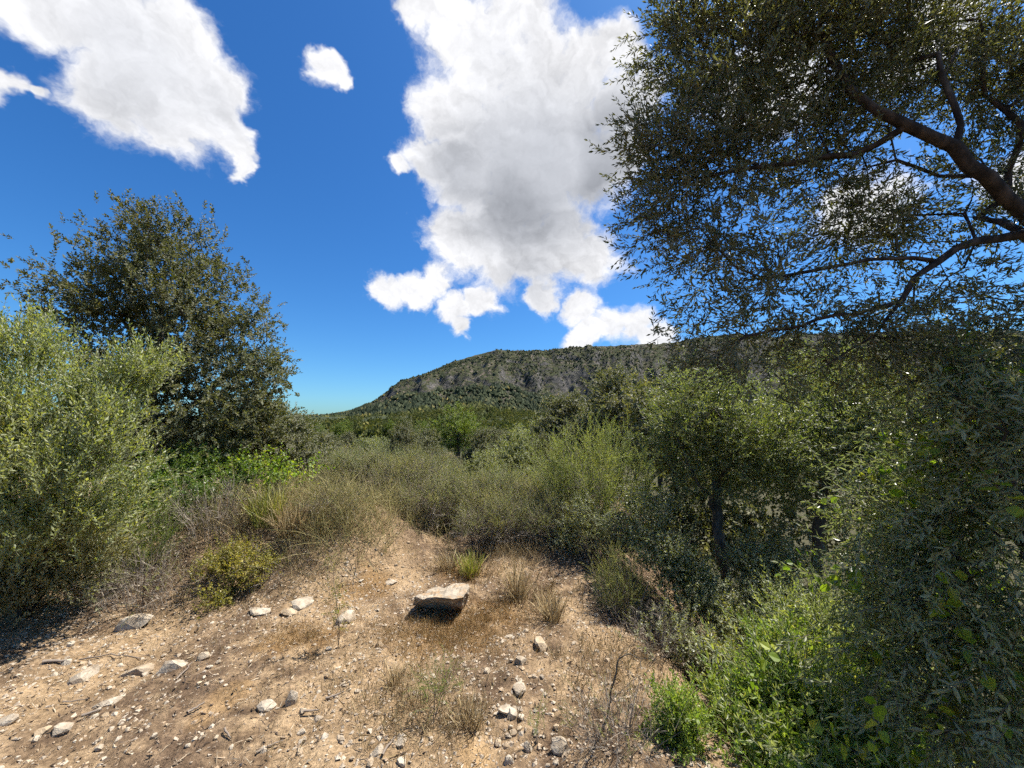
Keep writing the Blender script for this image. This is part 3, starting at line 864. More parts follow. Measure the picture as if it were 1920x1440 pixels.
# the great overhanging olive: limbs come in from beyond the frame, its crown just ahead of the viewer
KD = 0.78
def lk(px, py, d, rx, ry=None, rz=None, w=1.0):
    return lob(px, py, d * KD, rx * KD, (ry or rx) * KD, (rz or rx) * KD, w)
def ak(px, py, d):
    return at(px, py, d * KD)
b = np.array([3.5, 1.85, float(H(3.5, 1.85))])
fork = ak(2080, 560, 2.35)
plant('olive_tree', 'great wild olive overhanging from the side with thick bare limbs and fine leaves', 'tree', b,
      [lk(1400, 90, 2.4, .62, .5, .55), lk(1265, 50, 2.4, .30, .4, .35, .9), lk(1330, 280, 2.4, .50, .45, .46), lk(1245, 330, 2.4, .24, .35, .36, .9), lk(1560, 50, 2.4, .55, .45, .5), lk(1540, 270, 2.5, .45, .4, .42, .9),
       lk(1330, 450, 2.4, .40, .4, .28, .8), lk(1225, 420, 2.35, .16, .3, .2, .8), lk(1430, 540, 2.4, .42, .35, .24, .6), lk(1310, 585, 2.35, .26, .3, .14, .6), lk(1540, 620, 2.4, .40, .35, .2, .6), lk(1340, 660, 2.4, .34, .3, .12, .7), lk(1430, 700, 2.4, .34, .3, .12, .6),
       lk(1730, 80, 2.5, .6, .4, .5, .95), lk(1900, 120, 2.5, .5, .35, .5, .95), lk(1720, 400, 2.6, .42, .3, .34, .7), lk(1880, 330, 2.6, .42, .3, .42, .8), lk(1600, 440, 2.6, .40, .3, .32, .7),
       lk(1700, 600, 2.5, .45, .3, .26, .6), lk(1850, 560, 2.5, .45, .3, .3, .6), lk(1610, 665, 2.5, .42, .3, .16, 1.1), lk(1780, 670, 2.5, .42, .3, .18, 1.1), lk(1900, 660, 2.5, .3, .3, .2, 1.1), lk(1600, -60, 2.3, .6, .4, .3, .5)],
      SP['olive'], 'olive', 23, n_attr=740, per=9, clump=.085, scale=(.62, .92), r_base=.043, r_tip=.0022, up=.05, out=.75, rnd=.65, bark='olive_bark', wander=.30, step=.09,
      paths=[[b, np.array([3.4, 1.85, 0.9]), fork, ak(1920, 400, 2.25), ak(1850, 330, 2.2), ak(1790, 275, 2.2), ak(1700, 235, 2.2), ak(1640, 205, 2.2), ak(1590, 165, 2.25), ak(1540, 60, 2.3)],
             [fork, ak(1920, 438, 2.35), ak(1830, 452, 2.35), ak(1760, 490, 2.35), ak(1715, 520, 2.35), ak(1690, 565, 2.35), ak(1600, 590, 2.35), ak(1500, 612, 2.35), ak(1400, 630, 2.35)],
             [ak(1760, 490, 2.35), ak(1660, 485, 2.4), ak(1560, 500, 2.4), ak(1450, 520, 2.4)],
             [ak(1700, 235, 2.2), ak(1600, 290, 2.35), ak(1450, 310, 2.35), ak(1330, 330, 2.35)],
             [ak(1790, 275, 2.2), ak(1790, 200, 2.2), ak(1760, 100, 2.2)], [ak(1850, 330, 2.2), ak(1760, 330, 2.4), ak(1680, 300, 2.45)], [ak(1690, 565, 2.35), ak(1640, 630, 2.35), ak(1520, 700, 2.4)],
             [ak(1830, 452, 2.35), ak(1810, 400, 2.4), ak(1825, 350, 2.45)]])

# the same olive's kind, hanging low and close
b = np.array([3.0, 1.75, float(H(3.0, 1.75))])
plant('olive_shrub', 'wild olive foliage hanging low and close beneath the overhanging olive limbs', 'shrub', b,
      [lob(1800, 760, 1.85, .34, .35, .32), lob(1920, 850, 1.7, .4, .4, .4), lob(1720, 900, 2.1, .28, .35, .32, .8), lob(1800, 1000, 1.85, .36, .35, .34), lob(1720, 1120, 2.0, .32, .35, .3), lob(1850, 1180, 1.7, .36, .35, .36),
       lob(1760, 1290, 1.75, .24, .3, .26), lob(1900, 1370, 1.55, .34, .3, .32), lob(1640, 1000, 2.3, .22, .3, .3, .6)],
      SP['olive_near'], 'olive_wall', 24, n_attr=170, per=12, clump=.10, r_base=.05, up=-.1, out=.45, rnd=.6, bark='olive_bark', parts=SH, droop=.15,
      extra=(SP['vine'], 'vine', 0.045))

# olive and oak trees down the slope
b = G(1350, 1180, 4.4)
plant('olive_tree', 'leafy wild olive with a dark leaning trunk down the shaded slope', 'tree', b,
      [lob(1350, 790, 4.4, .75, .7, .45), lob(1280, 850, 4.5, .36, .4, .34), lob(1430, 850, 4.2, .5, .5, .45), lob(1340, 880, 4.3, .55, .4, .3), lob(1440, 920, 4.3, .36, .4, .22, .7), lob(1300, 730, 4.6, .4, .5, .25)],
      SP['olive'], 'olive_mid', 25, n_attr=210, per=13, clump=.12, r_base=.055, up=.35, rnd=.7,
      paths=[[b, at(1362, 1080, 4.4), at(1345, 990, 4.4), at(1342, 900, 4.4), at(1350, 780, 4.4)], [at(1345, 960, 4.4), at(1290, 870, 4.3), at(1260, 800, 4.3)], [at(1342, 900, 4.4), at(1400, 840, 4.3), at(1450, 800, 4.3)]])
b = G(1540, 1150, 4.3)
plant('olive_tree', 'wild olive with a straight dark trunk beside the hanging foliage', 'tree', b,
      [lob(1540, 760, 4.3, .55, .6, .45), lob(1600, 830, 4.0, .45, .5, .4), lob(1480, 860, 4.5, .35, .4, .3, .7), lob(1640, 920, 4.0, .36, .4, .36), lob(1680, 800, 4.2, .5, .5, .5), lob(1560, 690, 4.5, .4, .5, .25)],
      SP['olive'], 'olive_mid', 26, n_attr=190, per=13, clump=.12, r_base=.055, up=.3, rnd=.7,
      paths=[[b, at(1530, 1060, 4.3), at(1540, 950, 4.3), at(1548, 850, 4.3), at(1545, 760, 4.3)], [at(1548, 880, 4.3), at(1610, 830, 4.2), at(1660, 770, 4.2)], [at(1548, 850, 4.3), at(1500, 800, 4.3)]])
b = G(1700, 1150, 5.5)
plant('oak_tree', 'dark holm oak filling the back of the shaded hollow', 'tree', b,
      [lob(1480, 860, 6.0, .8, .8, .7), lob(1650, 800, 5.6, .9, .8, .8), lob(1850, 760, 5.2, .9, .8, .9), lob(1420, 1000, 5.8, .7, .6, .5, .6), lob(1620, 1020, 5.4, .8, .6, .6, .7), lob(1800, 1000, 5.0, .8, .6, .7, .7), lob(1950, 900, 4.6, .8, .7, .9, .6)],
      SP['oak_mid'], 'oak_far', 27, n_attr=200, per=10, clump=.17, r_base=.10, up=.3, rnd=.8)
b = G(1290, 1040, 6.2)
plant('oak_tree', 'shaded holm oak between the round green shrub and the leaning olive trunk', 'tree', b,
      [lob(1250, 830, 6.2, .55, .6, .5), lob(1330, 900, 6.4, .6, .6, .6), lob(1280, 980, 6.0, .55, .5, .5), lob(1400, 1010, 6.2, .6, .6, .5), lob(1240, 760, 6.8, .5, .5, .35)],
      SP['oak_mid'], 'oak_far', 28, n_attr=150, per=11, clump=.16, r_base=.07, up=.3, rnd=.8)

# low undergrowth down the slope
def bush(name, label, px, py, d, lobes, sp, leaf, seed, **kw):
    base = G(px, py, d)
    args = dict(n_attr=70, per=12, clump=.07, r_base=.014, r_tip=.0016, up=.5, out=.55, rnd=.6, parts=SH, bark='twig', step=.07)
    args.update(kw)
    return plant(name, label, kw.pop('cat', 'shrub') if 'cat' in kw else 'shrub', base, lobes, sp, leaf, seed, **{k: v for k, v in args.items() if k != 'cat'})

bush('myrtle_shrub', 'round-leaved grey-green shrub at the foot of the leaning olive trunk', 1290, 1160, 3.7,
     [lob(1290, 1100, 3.7, .30, .3, .24), lob(1240, 1040, 3.8, .25, .3, .26), lob(1330, 1140, 3.5, .22, .3, .2), lob(1210, 960, 4.0, .22, .3, .25), lob(1260, 1180, 3.4, .2, .2, .15)], SP['round'], 'roundleaf', 31, n_attr=130, per=13, clump=.07)
bush('myrtle_shrub', 'round-leaved shrub in the hollow between the two dark trunks', 1440, 1170, 3.7,
     [lob(1430, 1110, 3.7, .30, .3, .24), lob(1480, 1060, 3.8, .25, .3, .24), lob(1400, 1050, 3.9, .2, .3, .22), lob(1440, 1190, 3.4, .24, .25, .16)], SP['round'], 'roundleaf', 32, n_attr=120, per=13, clump=.08)
bush('shoot_shrub', 'bright green leafy shrub on the near slope below the dark trunks', 1500, 1380, 2.3,
     [lob(1450, 1330, 2.3, .26, .26, .20), lob(1540, 1300, 2.35, .24, .25, .2), lob(1600, 1390, 2.1, .24, .25, .18), lob(1470, 1430, 2.0, .24, .22, .14), lob(1380, 1390, 2.2, .14, .2, .14), lob(1480, 1230, 2.7, .22, .25, .18), lob(1620, 1290, 2.3, .14, .2, .16)],
     SP['shoot'], 'shoot', 33, n_attr=150, per=10, clump=.07, twig='green_twig', extra=(SP['olive_near'], 'olive_shrub', 0.35))
bush('olive_shrub', 'young grey-green olive shoots above the bright green slope shrub', 1560, 1240, 2.9,
     [lob(1520, 1180, 2.9, .22, .25, .2), lob(1590, 1210, 2.7, .22, .25, .2), lob(1500, 1260, 2.8, .2, .25, .18), lob(1640, 1180, 2.7, .2, .25, .2)], SP['olive_shoot'], 'olive_shrub', 34, n_attr=70, per=11, clump=.08, up=.7, twig='green_twig')
bush('shoot_shrub', 'small vivid green bush at the lip of the stony slope', 1275, 1390, 2.15,
     [lob(1270, 1340, 2.15, .11, .13, .12), lob(1300, 1390, 2.1, .09, .12, .09), lob(1250, 1400, 2.1, .08, .1, .07)], SP['shoot'], 'shoot', 35, n_attr=44, per=9, clump=.035, scale=(.5, .8), twig='green_twig')
bush('myrtle_shrub', 'pale leafy seedling bush where the slope meets the green shrubs', 1340, 1270, 2.9,
     [lob(1340, 1240, 2.9, .16, .2, .13), lob(1390, 1280, 2.7, .15, .2, .12), lob(1300, 1220, 3.0, .13, .2, .12)], SP['round'], 'roundleaf', 36, n_attr=50, per=9, clump=.05)

# bank on the far side of the path: lentisk, vines, dry heath
bush('lentisk_shrub', 'glossy green lentisk bush below the tall oak', 320, 940, 4.5,
     [lob(290, 890, 4.5, .35, .4, .25), lob(370, 880, 4.6, .35, .4, .24), lob(250, 930, 4.2, .28, .3, .25), lob(330, 930, 4.3, .35, .3, .22), lob(430, 905, 4.7, .3, .3, .2)], SP['lentisk'], 'lentisk', 41, n_attr=150, per=11, clump=.07)
bush('bramble_shrub', 'yellow-green broad-leaved bramble under the oak beside the scrub', 500, 930, 5.0,
     [lob(480, 880, 5.0, .34, .4, .12), lob(545, 890, 5.0, .22, .3, .12), lob(420, 870, 5.0, .2, .3, .1)], SP['vine'], 'vine', 42, n_attr=45, per=5, clump=.07, scale=(.6, .9))
bush('oak_shrub', 'low grey-green oak scrub at the right foot of the tall oak', 500, 930, 6.2,
     [lob(480, 790, 6.4, .5, .5, .45), lob(530, 820, 6.3, .4, .5, .35), lob(560, 860, 6.2, .4, .5, .3), lob(450, 850, 6.0, .5, .5, .3)], SP['oak'], 'oak_far', 43, n_attr=140, per=13, clump=.11, r_base=.03)

def stem_shrub(name, label, base, h, spread, n, sp, leaf, seed, leafy=(0.35, 1.0), per=9, scale=(.7, 1.1), bare=0.4, group=None, cat='shrub', lean=0.0, twig='dead', dens=1.0, r0=.004):
    """many upright wiry stems from one foot, leafy on their upper part"""
    rng = np.random.default_rng(seed)
    root = empty(name, base)
    tag(root, label, cat, group)
    st, fo = MB(), MB()
    P, D = [], []
    BP, BD = [], []
    for i in range(n):
        a = rng.uniform(0, 6.283); rr = spread * math.sqrt(rng.random())
        foot = np.array([math.cos(a), math.sin(a), 0]) * rr * 0.45
        top = np.array([math.cos(a), math.sin(a), 0]) * rr * 1.15 + np.array([lean * h, 0, h * rng.uniform(0.6, 1.0) * (1 - 0.25 * (rr / spread) ** 2)])
        mid = foot * 0.45 + top * 0.55 + rng.normal(0, 0.05, 3) * h
        ts = np.linspace(0, 1, 6)[:, None]
        pts = (1 - ts) ** 2 * foot + 2 * ts * (1 - ts) * mid + ts ** 2 * top
        pts[0, 2] -= 0.08
        V, F = tube(pts, np.linspace(r0, r0 * .3, 6), 3)
        st.add(V, F, 0)
        k = int(per * dens)
        t = rng.uniform(leafy[0], leafy[1], k)[:, None]
        q = (1 - t) ** 2 * foot + 2 * t * (1 - t) * mid + t ** 2 * top
        P.append(q + rng.normal(0, 0.02, q.shape)); D.append(unit(top - foot) * 0.9 + rng.normal(0, 0.38, q.shape))
        kb = int(per * bare)
        t = rng.uniform(0.08, 0.7, kb)[:, None]
        q = (1 - t) ** 2 * foot + 2 * t * (1 - t) * mid + t ** 2 * top
        BP.append(q); BD.append(unit(top - foot) * 0.6 + rng.normal(0, 0.5, q.shape))
    P, D = np.concatenate(P), np.concatenate(D)
    vi = rng.integers(0, len(sp), len(P)); sc = rng.uniform(*scale, len(P))
    for k, tm in enumerate(sp):
        s = vi == k
        fo.inst(tm, frames(D[s], rng.uniform(0, 6.28, s.sum())), P[s], sc[s])
    if bare > 0:
        BP, BD = np.concatenate(BP), np.concatenate(BD)
        for k, tm in enumerate(SP['bare']):
            s = np.arange(len(BP)) % len(SP['bare']) == k
            st.inst((tm[0], tm[1], np.zeros(len(tm[1]), int)), frames(BD[s], rng.uniform(0, 6.28, s.sum())), BP[s], rng.uniform(*scale, s.sum()) * .9)
    st.build('stems', [M['dead']], root)
    fo.build('foliage', [M[leaf], M[twig]], root)
    return root

# scrub band behind the path: four kinds, each copied with its own size and turn
rs = np.random.default_rng(77)
kinds = {}
kinds['heather'] = stem_shrub('heather_shrub', 'brown-green heather shrub with wiry grey stems close behind the boulder', G(850, 1020, 5.6), .75, .42, 46, SP['fine'], 'heather', 51, per=12, bare=.9, group='heather shrubs of the scrub band')
kinds['rosemary'] = stem_shrub('rosemary_shrub', 'grey-green rosemary bush at the back of the scrub band beside the path', G(650, 960, 6.6), .8, .42, 46, SP['needle'], 'rosemary', 52, per=13, bare=.5, group='rosemary shrubs of the scrub band')
heath = [(905, 4.9, 0.86), (965, 5.0, 0.90), (1025, 4.9, 0.81), (790, 5.3, 0.81), (735, 5.7, 0.77), (840, 5.8, 1.03), (900, 5.8, 1.08), (960, 5.9, 1.08), (1030, 5.7, 0.99), (780, 6.2, 1.03), (710, 6.4, 0.95), (1075, 5.1, 0.86),
         (640, 6.2, 0.77), (590, 5.9, 0.64), (540, 5.2, 0.61), (500, 4.7, 0.52), (1120, 4.5, 0.61)]
for (px, d, s) in heath:
    copy_thing(kinds['heather'], G(px, 1000, d), rs.uniform(0, 6.28), (s * rs.uniform(.9, 1.15), s * rs.uniform(.9, 1.15), s), {590: 'dry heather shrub at the path end below the oak scrub', 540: 'dry heather shrub on the crest of the bank beside the straw tuft', 500: 'dry heather shrub on the bank below the bramble', 1075: 'heather shrub between the dry brown tuft and the pale small-leaved shrub', 1120: 'small heather shrub right behind the yellow-green broom tuft', 790: 'heather shrub at the edge of the path left of the boulder', 965: 'heather shrub behind the tall dry straw tuft', 735: 'heather shrub closing the view at the end of the path'}.get(px, 'brown-green heather shrub with wiry stems deep in the scrub behind the boulder'), 'heather shrubs of the scrub band')
rosm = [(690, 6.9, 0.72), (620, 7.2, 0.67), (750, 7.0, 0.86), (820, 7.0, 0.90), (885, 7.0, 0.94), (950, 7.0, 0.97), (1010, 6.8, 0.90), (660, 8.0, 0.75), (590, 7.4, 0.59), (1065, 6.4, 0.90)]
for (px, d, s) in rosm:
    copy_thing(kinds['rosemary'], G(px, 950, d), rs.uniform(0, 6.28), (s * rs.uniform(.9, 1.2), s * rs.uniform(.9, 1.2), s), 'grey-green rosemary bush among the scrub beyond the path', 'rosemary shrubs of the scrub band')

stem_shrub('broom_shrub', 'big rounded bright green shrub of upright shoots beyond the path', G(1120, 1000, 5.4), 1.74, .78, 120, SP['needle'], 'green_broom', 53, leafy=(.25, 1), per=21, bare=.15, scale=(.7, 1.1), twig='green_twig')
stem_shrub('broom_shrub', 'yellow-green broom tuft of thin upright stalks on the slope lip', G(1165, 1160, 3.6), .58, .24, 70, SP['fine'], 'broom', 54, leafy=(.15, 1), per=8, bare=.2, scale=(.45, .7), twig='broom')
bush('myrtle_shrub', 'pale small-leaved shrub in front of the big rounded green shrub', 1130, 1050, 4.5,
     [lob(1100, 970, 4.6, .3, .3, .25), lob(1170, 1000, 4.4, .28, .3, .26), lob(1060, 1010, 4.7, .22, .3, .2), lob(1190, 930, 4.8, .2, .3, .22)], SP['round'], 'roundleaf', 37, n_attr=90, per=10, clump=.07)
stem_shrub('dead_shrub', 'dry grey bush of bare twigs above the stones on the bank', G(400, 1060, 4.2), .62, .42, 40, SP['fine'], 'heather', 55, per=2, bare=2.2)
stem_shrub('dead_shrub', 'withered brown twig bush sprawling down the bank beside the olive shrub', G(270, 1090, 3.6), .45, .5, 40, SP['fine'], 'heather', 56, per=2, bare=2.4)
stem_shrub('dead_shrub', 'low tangle of grey dry twigs at the near stony slope', G(1160, 1360, 2.1), .26, .26, 34, SP['fine'], 'heather', 57, per=1, bare=2.4, scale=(.5, .8), r0=.002)
stem_shrub('dead_shrub', 'dry brown twigs spilling over the slope beside the broom tuft', G(1240, 1200, 3.1), .34, .3, 34, SP['round'], 'roundleaf', 58, per=2, bare=2.2, scale=(.6, .9), r0=.0025)
stem_shrub('dead_shrub', 'low mat of dry brown twigs on the slope of the bank', G(540, 1090, 3.9), .22, .45, 36, SP['fine'], 'heather', 156, per=1, bare=2.6, scale=(.5, .9), r0=.002)
stem_shrub('dead_shrub', 'thin dry twigs on top of the mound beside the path', G(620, 1040, 4.5), .26, .4, 30, SP['fine'], 'heather', 157, per=2, bare=2.2, scale=(.5, .9), r0=.002)
stem_shrub('dead_shrub', 'grey fallen twigs on the bank above the angular pale stone', G(340, 1110, 3.6), .25, .5, 36, SP['fine'], 'heather', 158, per=1, bare=2.6, scale=(.5, .9), r0=.002)
stem_shrub('fern_plant', 'feathery yellow-green plant with plume shoots beside the olive shrub', G(285, 1000, 3.8), .62, .16, 16, SP['feather'], 'asparagus', 59, leafy=(.1, 1), per=9, bare=0, cat='plant', scale=(.6, 1.0))
bush('cistus_shrub', 'small yellowing bush creeping over the stony bank', 440, 1100, 3.7,
     [lob(430, 1050, 3.8, .22, .25, .12), lob(480, 1060, 3.8, .18, .2, .12), lob(420, 1110, 3.6, .15, .2, .1)], SP['round'], 'yellowleaf', 38, n_attr=55, per=8, clump=.05)
bush('sapling', 'thin sapling with yellow-green leaves standing alone on the stony ground', 635, 1250, 2.9,
     [lob(628, 1100, 2.9, .05, .05, .13), lob(636, 1150, 2.9, .06, .06, .12), lob(622, 1060, 2.9, .04, .04, .1)], SP['round'], 'yellowleaf', 39, n_attr=22, per=2, clump=.02, scale=(.35, .6), r_base=.003, cat='sapling')
bush('weed_plant', 'low green feathery weed near the picture middle below the boulder', 815, 1300, 2.2,
     [lob(815, 1285, 2.25, .07, .08, .05), lob(840, 1265, 2.3, .05, .06, .04)], SP['fine'], 'asparagus', 40, n_attr=20, per=4, clump=.03, scale=(.35, .55), cat='plant', r_base=.003)
stem_shrub('weed_plant', 'thin green spike with needle leaves beside the pale stones', G(1008, 1340, 2.15), .17, .02, 3, SP['needle'], 'shoot', 60, leafy=(.4, 1), per=7, bare=0, cat='plant', scale=(.25, .4), r0=.002)

# ------------------------------------------------------------------ trees of the valley
def proto(name, label, seed, hgt, wid, sp, leaf, n_attr, per, clump, shape, **kw):
    rng = np.random.default_rng(seed)
    L = []
    for (x, y, z, r) in shape:
        L.append((np.array([x * wid, y * wid, z * hgt]), np.array([r * wid, r * wid, r * wid * .8]), 1.0))
    kw.setdefault('r_base', .11)
    return plant(name, label, 'tree', np.zeros(3), L, sp, leaf, seed, n_attr=n_attr, per=per, clump=clump, step=.25, bark='bark',
                 paths=[[np.zeros(3), np.array([.05, 0, hgt * .35]), np.array([0, .05, hgt * .8])]], **kw)

oakS = [(0, 0, .78, .55), (.5, .1, .6, .42), (-.5, -.1, .62, .42), (.1, .5, .6, .4), (-.1, -.5, .58, .42), (.35, -.35, .42, .36), (-.4, .35, .42, .36), (.1, .1, .95, .3)]
oakT = [(0.1, 0, .82, .42), (-.4, .2, .7, .4), (.45, -.2, .62, .42), (0, -.45, .5, .42), (-.25, -.3, .42, .4), (.3, .35, .5, .4), (-.55, 0, .45, .3), (-.1, .1, .98, .25)]
pineS = [(0, 0, .92, .3), (.25, .1, .78, .36), (-.3, -.05, .74, .36), (.05, -.3, .66, .38), (.4, 0, .58, .36), (-.4, .2, .55, .36), (0, .3, .6, .36), (0, -.1, .45, .4)]

P1 = proto('oak_tree', 'dark bushy oak just behind the scrub band beside the pine', 61, 3.6, 1.7, SP['oak_mid'], 'oak_far', 190, 13, .19, oakS, scale=(.9, 1.4))
P2 = proto('oak_tree', 'grey-green oak with uneven crown behind the rounded green shrub', 62, 4.4, 1.9, SP['oak_mid'], 'oak_far', 250, 14, .20, oakT, scale=(1.0, 1.5))
P3 = proto('pine_tree', 'bright yellow-green pine standing above the valley scrub', 63, 5.2, 1.55, SP['pine'], 'pine', 130, 6, .2, pineS, up=.8)
P4 = proto('olive_tree', 'pale olive-brown bushy tree at the scrub edge', 64, 3.0, 1.5, SP['oak_mid'], 'rosemary', 150, 11, .2, oakS)

def put(o, px, d, top=None, hgt=None, rz=0.0, wide=1.0):
    p = at(px, 900, d)
    z0 = float(H(p[0], d)) - 0.1
    s = 1.0
    if top is not None:
        zt = at(px, top, d)[2]
        s = (zt - z0) / hgt
    return np.array([p[0], d, z0]), s

def place(o, first, px, d, top, hgt, rz, wide, label, group=None):
    loc, s = put(o, px, d, top, hgt)
    if first:
        o.location = loc; o.rotation_euler = (0, 0, rz); o.scale = (s * wide, s * wide, s); o["label"] = label
        if group: o["group"] = group
        return o
    return copy_thing(o, loc, rz, (s * wide, s * wide, s), label, group)

def top_of(o):
    me = [c for c in o.children if c.name.startswith('crown')][0].data
    co = np.zeros(len(me.vertices) * 3, np.float32); me.vertices.foreach_get('co', co)
    return float(np.percentile(co[2::3], 99.3))
H1, H2, H3, H4 = top_of(P1), top_of(P2), top_of(P3), top_of(P4)
place(P3, True, 856, 24, 760, H3, .4, 1.55, 'bright yellow-green pine standing above the valley scrub')
place(P1, True, 755, 12.5, 792, H1, .7, .72, 'dark bushy oak rising behind the scrub just beside the bright pine')
place(P2, True, 1165, 11.5, 700, H2, 1.9, 1.15, 'large grey-green oak right behind the big rounded green shrub')
place(P4, True, 970, 10.5, 806, H4, .3, 1.05, 'olive-brown bushy tree between the bright pine and the rounded green shrub')
place(P2, False, 1062, 13.5, 742, H2, 4.0, 1.1, 'grey-green oak with uneven crown left of the largest oak behind the rounded shrub')
place(P1, False, 1240, 9.5, 735, H1, 2.2, .8, 'dim oak at the edge of the overhanging olive behind the rounded shrub')
place(P4, False, 690, 13, 822, H4, 2.0, 1.1, 'grey olive-brown tree left of the dark bushy oak beyond the scrub')
place(P1, False, 610, 12, 812, H1, 3.3, .95, 'brownish oak at the foot of the far hill just right of the tall oak')
place(P2, False, 900, 15, 806, H2, 5.0, .8, 'low oak in front of the bright pine')
place(P4, False, 1020, 17, 782, H4, 5.2, 1.2, 'pale bushy tree between the olive-brown tree and the grey-green oaks')
place(P1, False, 555, 14, 795, H1, 1.1, 1.0, 'oak half hidden behind the low oak scrub at the foot of the tall oak')
P5 = proto('oak_tree', 'brownish low oak bush', 65, 3.0, 1.6, SP['oak_mid'], 'brown_oak', 150, 11, .2, oakT)
place(P5, True, 655, 10.5, 838, H4, .9, 1.2, 'brownish low oak bush just beyond the rosemary at the path end')
place(P5, False, 840, 10.2, 850, H4, 2.6, 1.3, 'brownish oak bush in front of the bright pine and its low oak')
place(P4, False, 905, 9.6, 846, H4, 4.4, 1.3, 'pale olive-brown bush below the bright pine just beyond the heather')
place(P1, False, 790, 15.5, 806, H1, 5.5, 1.0, 'rounded oak between the dark bushy oak and the bright pine')
place(P5, False, 590, 9.6, 850, H4, 3.9, 1.1, 'brownish bush at the right end of the oak scrub under the tall oak')
place(P4, False, 720, 10.4, 852, H4, 1.4, 1.1, 'pale grey-green bush in front of the dark bushy oak')
place(P1, False, 1010, 11.0, 815, H1, 4.9, .9, 'dark low oak at the shaded side of the big rounded green shrub')
wr = np.random.default_rng(91)
vg = 'oaks and pines of the valley wood'
for i in range(26):
    d = 20 + 3.2 * i + wr.uniform(-1, 1)
    px = wr.uniform(500, 1260)
    top = 799 + wr.uniform(-9, 14) + (10 if d < 35 else 0)
    if 810 < px < 905 and d < 30: px -= 130
    src, hh = [(P1, H1), (P4, H4), (P2, H2), (P1, H1)][i % 4]
    place(src, False, px, d, top, hh, wr.uniform(0, 6.28), wr.uniform(.9, 1.25), 'one of the grey-green trees of the valley wood below the mountain', vg)
for i in range(8):
    d = 40 + 7 * i; px = wr.uniform(560, 800)
    place(P3, False, px, d, 790 + wr.uniform(-6, 8), H3, wr.uniform(0, 6.28), wr.uniform(.9, 1.2), 'one of the yellow-green pines of the valley wood below the mountain', 'pines of the valley wood')

def build_woodland():
    """the unbroken wood between the valley trees and the mountain"""
    rng = np.random.default_rng(15)
    mb = MB()
    tm = []
    for k in range(4):
        V, F = leaf_geo(1.0, .8, 'dia', .4, .2)
        n = 64
        u = unit(rng.normal(0, 1, (n, 3))); u[:, 2] = np.abs(u[:, 2]) * 1.1 - .15
        t = u * rng.uniform(.65, 1.0, (n, 1)) * (1 + .25 * np.sin(3 * np.arctan2(u[:, 1], u[:, 0]) + k))[:, None]
        m2 = MB()
        m2.inst((V, F, np.zeros(2, int)), frames(u + rng.normal(0, .6, (n, 3)), rng.uniform(0, 6.28, n)), t, rng.uniform(.26, .46, n))
        tm.append((np.concatenate(m2.V), np.concatenate(m2.F), np.concatenate(m2.M)))
    n = 1900
    d = 88 * (380 / 88.0) ** rng.random(n)
    x = rng.uniform(-0.75, 1.0, n) * d
    z = H(x, d)
    target = 1.6 + d * (795 - (801 - (13 + 20 * np.exp(-((960 + 720 * x / d - 880) / 170) ** 2) + 10 * fbm(x / 40, d / 60, 3)) * sst(90, 330, d) + rng.uniform(-3, 4, n))) / 720.0
    z0 = np.minimum(z, target - 3)
    s = rng.uniform(2.2, 3.6, n)
    zc = target - s * 0.9
    for k in range(4):
        q = np.arange(n) % 4 == k
        mb.inst(tm[k], frames(np.tile([[0, 0, 1.0]], (q.sum(), 1)), rng.uniform(0, 6.28, q.sum())), np.stack([x, d, zc], -1)[q], s[q])
    o = mb.build('valley_woodland', [M['wood']])
    tag(o, 'unbroken green wood covering the valley floor before the mountain', None, None, 'stuff')
build_woodland()

# ------------------------------------------------------------------ stones
def rock_geo(rng, base, cuts=9, squash=(1, .8, .6), rough=.06):
    V, F = base
    V = V.copy()
    for _ in range(cuts):
        n = unit(rng.normal(0, 1, 3)); d = rng.uniform(.45, .8)
        h = V @ n - d
        V = V - np.maximum(h, 0)[:, None] * n
    V = V * (1 + rough * rng.normal(0, 1, (len(V), 1)))
    return V * np.array(squash), F

def stone_obj(label, px, py, w_px, squash, seed, tilt=0.0, turn=0.0, group=None, sink=0.36, mat='stone', base=None, name='stone'):
    rng = np.random.default_rng(seed)
    g = ground_hit(px, py)
    dist = g[1] / ray(px, py)[1]
    size = w_px / 720.0 * dist * 0.48
    V, F = rock_geo(rng, base or ICO2, 10, squash, .025)
    V = V / np.abs(V[:, 0]).max()
    c, s = math.cos(tilt), math.sin(tilt)
    V = V @ np.array([[c, 0, s], [0, 1, 0], [-s, 0, c]]).T
    c, s = math.cos(turn), math.sin(turn)
    V = V @ np.array([[c, -s, 0], [s, c, 0], [0, 0, 1]]).T
    V = V * size
    lo = V[:, 2].min(); hh = V[:, 2].max() - lo
    V = V - np.array([0, 0, lo + sink * hh])
    mb = MB(); mb.add(V, F)
    o = mb.build(name, [M[mat]], None, g)
    tag(o, label, 'stone', group)
    return o

